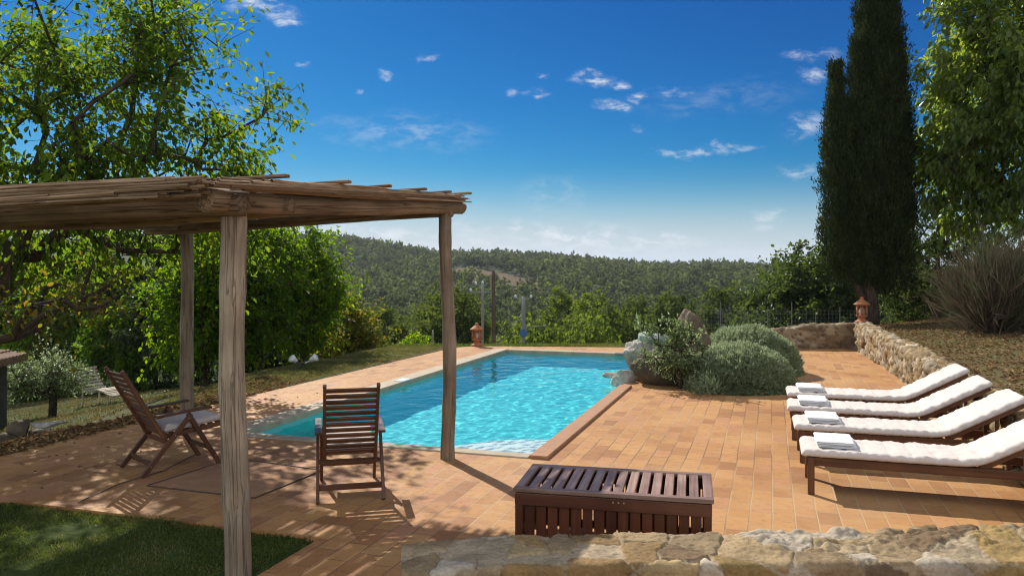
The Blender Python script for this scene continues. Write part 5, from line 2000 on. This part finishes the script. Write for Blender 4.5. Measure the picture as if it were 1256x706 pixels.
def insul_blue(t, H):
    arm = MB()
    arm.bar((-.5, 0, H - .12), (.5, 0, H - .12), .06, .06)
    arm.bar((0, 0, H - 1.75), (1.3, 0, H - 1.70), .05, .05)
    arm.build('crossarm', M_CONCRETE, t)
    for x in (-.45, .45):
        mb = MB()
        mb.lathe([(.001, 0), (.05, 0), (.09, .04), (.05, .08), (.09, .11), (.05, .16), (.001, .2)], 12, (x, 0, H - .09))
        mb.build('insulator', M_INSUL, t, True)
    d = MB()
    d.tube([(0, -.16, H - 2.1), (0, -.13, H - 2.1)], [.24, .24], 24)
    d.build('disc_sign', m_plain('blue_sign', (.05, .15, .32), .4), t)


M_INSUL = m_plain('insulator_ceramic', (.72, .76, .74), .2)
simple_pole('timber_pole', 'dark weathered wooden pole standing behind the far left pool corner, reflected in the water', 605, 23.0, 1.86, -1.1, .062, M_POLEWOOD)
simple_pole('power_pole', 'grey power pole with white insulators left of the dark wooden pole', 592, 47, -0.15 + 1.1, -8.0, .085, M_CONCRETE, insul)
simple_pole('power_pole', 'grey concrete pole carrying a blue disc, right of the dark wooden pole', 642, 46, .28, -8.0, .12, M_CONCRETE, insul_blue)
simple_pole('thin_post', 'thin grey post among the trees left of the right pergola post', 531, 30, -.4, -3.2, .035, M_CONCRETE, None, 'post')
'''garden floodlights'''


def floodlight():
    p = at(369, 15.6)
    gz = ground_z(p.x, p.y)
    t = thing('garden_floodlight', 'pair of small white garden floodlights on one short black spike on the grass', 'floodlight', (p.x, p.y, gz))
    mb = MB()
    mb.tube([(0, 0, -.05), (0, 0, .12)], [.02, .02], 8)
    mb.tube([(-.10, 0, .16), (0, 0, .10), (.08, 0, .13)], .015, 8)
    mb.build('bracket', M_DARK, t)
    for (c, d) in (((-.14, -.02, .20), (-.4, -.6, .5)), ((.26, -.02, .22), (.8, -.2, .45))):
        d = np.array(d) / np.linalg.norm(d)
        c = np.array(c)
        mb = MB()
        pts = [c - d * .10, c - d * .08, c - d * .02, c + d * .04, c + d * .055]
        mb.tube(pts, [.02, .045, .055, .075, .078], 16)
        mb.build('lamp_head', M_WHITE, t, True)
    mb = MB()
    mb.tube([(.08, 0, .13), (.18, 0, .17)], .012, 8)
    mb.build('arm', M_WHITE, t)


floodlight()


# ------------------------------------------------------------------ fence behind the end wall
M_FENCE = m_plain('fence_post', (.16, .16, .14), .7)


def fence():
    a, b = at(855, 22.5), at(1090, 22.0)
    t = thing('wire_fence', 'thin grey wire mesh fence on slim posts behind the end wall', 'fence', (a.x, a.y, 0))
    n = 9
    for i in range(n):
        f = i / (n - 1)
        x = (b.x - a.x) * f; y = (b.y - a.y) * f
        z = ground_z(a.x + x, a.y + y)
        mb = MB()
        mb.tube([(x, y, z - .2), (x, y, .85 + .15 * math.sin(i * 2.1))], .016, 8)
        mb.build('post', M_FENCE, t)
    mb = MB()
    L = math.hypot(b.x - a.x, b.y - a.y)
    A, B = [], []
    for z in np.arange(-.35, .85, .10):
        A.append((0, 0, z)); B.append((b.x - a.x, b.y - a.y, z + .0))
    for k in np.arange(0, L, .10):
        f = k / L
        A.append(((b.x - a.x) * f, (b.y - a.y) * f, -.4)); B.append(((b.x - a.x) * f, (b.y - a.y) * f, .8))
    frustums(mb, A, B, .0022, .0022, 4)
    mb.build('wire_mesh', m_plain('wire', (.30, .31, .30), .5, .6), t)


fence()


# ------------------------------------------------------------------ things on the lower lawn at the left
def shed():
    c = at(-62, 17.0)
    z0 = -2.15
    t = thing('garden_shed', 'dark stone shed with a terracotta tiled roof at the left border', 'shed', (c.x, c.y, z0), .12)
    mb = MB()
    mb.bar((-.62, 0, 0), (-.62, 0, 2.02), 2.6, 2.0, up=(0, 1, 0), ch=.02)
    mb.build('wall', m_rock('shed_stone', (.05, .042, .035), (.085, .07, .055), (.13, .11, .085), 4.0), t)
    mb = MB()
    # pan tiles: half round rows down the slope
    for i in range(17):
        y = -1.25 + i * .155
        pts = [(.98, y, 2.02), (.35, y, 2.16), (-.3, y, 2.31), (-.62, y, 2.38)]
        mb.tube(pts, [.085, .08, .08, .08], 8)
        pts = [(-2.2, y, 2.02), (-1.6, y, 2.16), (-.94, y, 2.31), (-.62, y, 2.38)]
        mb.tube(pts, [.085, .08, .08, .08], 8)
    for j in range(5):
        x = .95 - j * .36
        z = 2.035 + j * .083
        for i in range(17):
            y = -1.25 + i * .155
            mb.tube([(x, y, z + .008), (x - .05, y, z + .03)], [.098, .09], 8)
    mb.build('roof', M_TILE, t)


M_TILE = m_plain('roof_tile', (.30, .175, .12), .85, var=.4, scale=7, bump=.3)
shed()


def garden_wave_lounger():
    p = at(124, 23.0)
    gz = ground_z(p.x, p.y)
    t = thing('wave_lounger', 'weathered pale wooden slatted wave lounger on the lower lawn beyond the patio', 'sun lounger', (p.x, p.y, gz), math.radians(-25))
    prof = [(-.66, .98), (-.56, .78), (-.45, .58), (-.32, .42), (-.15, .36), (.05, .40), (.28, .46), (.50, .42), (.72, .35), (.90, .33)]
    prof = np.array(prof)
    s = np.concatenate([[0], np.cumsum(np.hypot(*np.diff(prof, axis=0).T))])
    n = 19
    for_s = np.linspace(0, s[-1], n)
    mb = MB()
    for a in for_s:
        x = np.interp(a, s, prof[:, 0]); z = np.interp(a, s, prof[:, 1])
        x2 = np.interp(a + .02, s, prof[:, 0]); z2 = np.interp(a + .02, s, prof[:, 1])
        nn = np.array([-(z2 - z), x2 - x]); 
        if np.linalg.norm(nn) < 1e-6: nn = np.array([0, 1.0])
        mb.bar((x, -.36, z), (x, .36, z), .062, .025, up=(nn[0], 0, nn[1] + 1e-4))
    mb.build('slats', M_PALEWOOD, t)
    mb = MB()
    for y in (-.27, .27):
        for k in range(len(prof) - 1):
            mb.bar((prof[k][0], y, prof[k][1] - .03), (prof[k + 1][0], y, prof[k + 1][1] - .03), .03, .06)
    mb.build('frame', M_PALEWOOD, t)
    for x, z in ((-.42, .50), (.62, .34)):
        for y in (-.27, .27):
            mb = MB()
            mb.bar((x, y, -.02), (x, y, z), .04, .04)
            mb.build('leg', M_PALEWOOD, t)


M_PALEWOOD = m_wood('pale_wood', (.42, .36, .28), (.66, .60, .50), rough=.8, spec=.1)
garden_wave_lounger()


def stone_heap():
    rng = random.Random(5)
    p0 = at(22, 12.4)
    labels = ['mossy rubble stone, {} of the heap by the shed']
    spots = [(-.55, .1, .0, .32), (-.1, -.05, -.02, .36), (.32, .05, -.05, .30), (-.35, -.3, -.05, .25), (.15, .35, .02, .28), (-.05, .1, .22, .26), (.55, -.05, -.05, .2)]
    words = ['grey weathered stone at the left end of the heap by the shed', 'large mossy stone in the middle of the heap by the shed', 'grey stone under the slab of the heap by the shed',
             'small dark stone in front of the heap by the shed', 'brown stone at the back of the heap by the shed', 'yellow lichened stone on top of the heap by the shed', 'small stone at the right end of the heap by the shed']
    for i, (dx, dy, dz, r) in enumerate(spots):
        x, y = p0.x + dx, p0.y + dy
        gz = ground_z(x, y)
        rock('rubble_stone', words[i], (x, y, gz + dz + .10), (r, r * .8, r * .55), 60 + i, ROCK_D if i % 3 else ROCK_W, rz=i * 1.1, sub=4, cat='stone')
    x, y = p0.x + .42, p0.y + .02
    gz = ground_z(x, y)
    mb = MB()
    o = rock('stone_slab', None, (x, y, gz + .27), (.34, .2, .055), 77, ROCK_W, rz=.3, sub=4, cat=None)
    tag(o, 'flat pale stone slab lying on the heap of stones by the shed', 'slab')


stone_heap()


def hedge():
    rng = np.random.default_rng(160)
    a, b = at(20, 33.0), at(300, 30.0)
    n = 9000
    f = rng.uniform(0, 1, n)
    x = a.x + (b.x - a.x) * f; y = a.y + (b.y - a.y) * f
    gz = terrain(x, y)
    h = .75 + .08 * np.sin(f * 40)
    c = np.stack([x + rng.normal(0, .15, n), y + rng.uniform(-.45, .45, n), gz + h * rng.uniform(0, 1, n) ** .6], 1)
    o = leaf_object('hedge', c, rng.normal(size=(n, 3)), rng.normal(size=(n, 3)) + np.array([0, 0, .6]), rng.uniform(.12, .2, n), .1, rng.uniform(0, 1, n), LEAF_OAK, None, False)
    tag(o, 'low clipped green hedge across the far side of the lower lawn', 'hedge')


hedge()


# ------------------------------------------------------------------ the paving's small things: hatch frame and cable
def hatch():
    mb = MB()
    c = [at(186, 0, 0)]
    w = lambda px, py: Vector(((px - 628) / 975 * 975 * CAM_H / (py - HORIZON), 975 * CAM_H / (py - HORIZON), 0))
    p = [w(180, 596), w(312, 611), w(395, 577), w(287, 562)]
    for i in range(4):
        a, b = p[i], p[(i + 1) % 4]
        mb.bar((a.x, a.y, .006), (b.x, b.y, .006), .013, .010, ch=.002)
    th_ = thing('floor_hatch', 'square hatch with a thin dark iron frame set in the paving between the two armchairs', 'hatch')
    mb.build('frame', m_plain('hatch_iron', (.09, .062, .045), .7), th_)
    q = p
    me = mesh_np('cover', [(v.x, v.y, .004) for v in q], [(0, 1, 2, 3)], None, None, False, [m_plain('hatch_cement', (.40, .215, .105), .9, var=.3, scale=5, bump=.2)], th_)
    bm = bmesh.new(); bm.from_mesh(me.data); bmesh.ops.recalc_face_normals(bm, faces=bm.faces)
    for f in bm.faces:
        if f.normal.z < 0: f.normal_flip()
    bm.to_mesh(me.data); bm.free()
    pts = [w(96, 617), w(110, 610), w(128, 602), w(147, 594), w(172, 586), w(200, 578), w(225, 565), w(243, 556)]
    mb = MB()
    P = np.array([(v.x, v.y, .008) for v in pts])
    tt = np.linspace(0, 1, 40)
    P = np.stack([np.interp(tt, np.linspace(0, 1, len(P)), P[:, k]) for k in range(3)], 1)
    mb.tube(P, .004, 6)
    o = mb.build('cable', M_DARK, None)
    tag(o, 'thin dark cable lying across the paving near the side view armchair', 'cable')


hatch()


# ------------------------------------------------------------------ grass and fallen leaves
def scatter_grass(name, label, region, n, hgt, wid, m_, seed, lean=.5, patch=None):
    rng = np.random.default_rng(seed)
    x, y = region(rng, n)
    if patch is not None:
        k = patch(x, y, rng)
        x, y = x[k], y[k]
    n = len(x)
    z = terrain(x, y)
    b = np.stack([x, y, z - .005], 1)
    d = rng.normal(size=(n, 3)) * lean + np.array([0, 0, 1.0])
    d[:, 2] = np.abs(d[:, 2])
    s = rng.uniform(.5, 1.2, n)
    tone = np.clip(.5 + .35 * fbm(P3(x * 1.8, y * 1.8, seed), 3) + rng.normal(0, .2, n), 0, .999)
    o = leaf_object(name, b, d, rng.normal(size=(n, 3)), hgt * s, wid, tone, m_, None, False)
    tag(o, label, 'grass', kind='stuff')


def uvbox(u0, u1, v0, v1):
    def f(rng, n):
        u = rng.uniform(u0, u1, n); v = rng.uniform(v0, v1, n)
        return R0.x + U.x * u + V.x * v, R0.y + U.y * u + V.y * v
    return f


scatter_grass('lawn_grass', 'short mossy lawn grass in the shade under the pergola', uvbox(-5.2, -2.86, -6.5, -.75), 125000, .035, .006, GRASS, 301, .8,
              lambda x, y, r: fbm(P3(x * 2.2, y * 2.2, .6), 3) > -.5 + r.uniform(-.2, .2, len(x)))
scatter_grass('verge_grass', 'thin dry grass on the verge along the left side of the paving', uvbox(.5, 11.0, -7.8, -5.25), 150000, .040, .009, VERGE, 302, .8,
              lambda x, y, r: fbm(P3(x * 1.2, y * 1.2, .2), 3) > -.55 + r.uniform(-.3, .3, len(x)))
scatter_grass('bank_grass', 'sparse dry grass on the bank behind the retaining wall', lambda r, n: (r.uniform(4.5, 14, n), r.uniform(6, 21, n)), 50000, .06, .010, DRYGRASS, 303, .7,
              lambda x, y, r: (to_uv(x, y)[1] > 4.85) & (fbm(P3(x * .9, y * .9, .9), 3) > .0 + r.uniform(-.3, .3, len(x))))
scatter_grass('far_grass', 'green grass strip along the far edge of the paving', lambda r, n: (r.uniform(-3, 8.5, n), r.uniform(19.6, 21.6, n)), 34000, .08, .014, GRASS, 304, .6,
              lambda x, y, r: y > 19.84 - (x + .95) * .078)
scatter_grass('lower_grass', 'grass of the lower lawn left of the patio', lambda r, n: (r.uniform(-20, -6, n), r.uniform(14, 33, n)), 60000, .07, .02, DRYGRASS, 305, .7,
              lambda x, y, r: to_uv(x, y)[1] < -9)


def litter():
    rng = np.random.default_rng(310)
    def put(name, label, x, y, size, m_):
        n = len(x)
        z = terrain(x, y)
        u, v = to_uv(x, y)
        onp = (v > -5.25) & (v < 4.5) & (u > -2.9) & (y < 19.5)
        z = np.where(onp, .004, z + .006)
        b = np.stack([x, y, z + rng.uniform(0, .012, n)], 1)
        d = rng.normal(size=(n, 3)) * np.array([1, 1, .22])
        o = leaf_object(name, b, d, rng.normal(size=(n, 3)) * .4 + np.array([0, 0, 1]), size * rng.uniform(.6, 1.3, n), size * .5, rng.uniform(0, .999, n), m_, None, True, fold=.3)
        tag(o, label, 'leaves', kind='stuff')
    u = rng.uniform(-3.5, 4.5, 5200) - np.abs(rng.normal(0, .8, 5200)); v = -5.2 - np.abs(rng.normal(0, 1.1, 5200))
    put('fallen_leaves', 'dry brown leaves littering the bank along the left side of the paving', R0.x + U.x * u + V.x * v, R0.y + U.y * u + V.y * v, .075, LITTER)
    u = rng.uniform(-2.8, 3, 70); v = -5.2 + np.abs(rng.normal(0, .9, 70))
    k = ~((v > -3.75) & (u > -.2))
    put('stray_leaves', 'a few dry leaves blown onto the paving under the pergola', (R0.x + U.x * u + V.x * v)[k], (R0.y + U.y * u + V.y * v)[k], .045, LITTER)
    x = rng.uniform(5, 14, 16000); y = rng.uniform(6, 21, 16000)
    k = to_uv(x, y)[1] > 4.8
    put('bank_litter', 'dry leaves and bark chips on the bank behind the retaining wall', x[k], y[k], .07, LITTER)


litter()


# ------------------------------------------------------------------ air
def haze():
    m, k = mat('haze_air')
    v = k.n('ShaderNodeVolumePrincipled')
    v.inputs['Color'].default_value = (.80, .88, 1.0, 1)
    v.inputs['Density'].default_value = HAZE
    v.inputs['Anisotropy'].default_value = 0.3
    out = k.n('ShaderNodeOutputMaterial')
    k.link(v.outputs[0], out.inputs[1])
    bm = bmesh.new()
    x0, x1, y0, y1, z0, z1 = -3650, 3650, -70, 4050, -190, 60
    vs = [bm.verts.new((x, y, z)) for x in (x0, x1) for y in (y0, y1) for z in (z0, z1)]
    for f in ((0, 1, 3, 2), (4, 6, 7, 5), (0, 4, 5, 1), (2, 3, 7, 6), (0, 2, 6, 4), (1, 5, 7, 3)):
        bm.faces.new([vs[i] for i in f])
    bmesh.ops.recalc_face_normals(bm, faces=bm.faces)
    me = bpy.data.meshes.new('haze'); bm.to_mesh(me); bm.free()
    me.materials.append(m)
    o = bpy.data.objects.new('haze', me)
    C.objects.link(o)
    tag(o, 'thin bluish air over the valley and hills', 'haze', kind='stuff')


HAZE = 0.00012
haze()
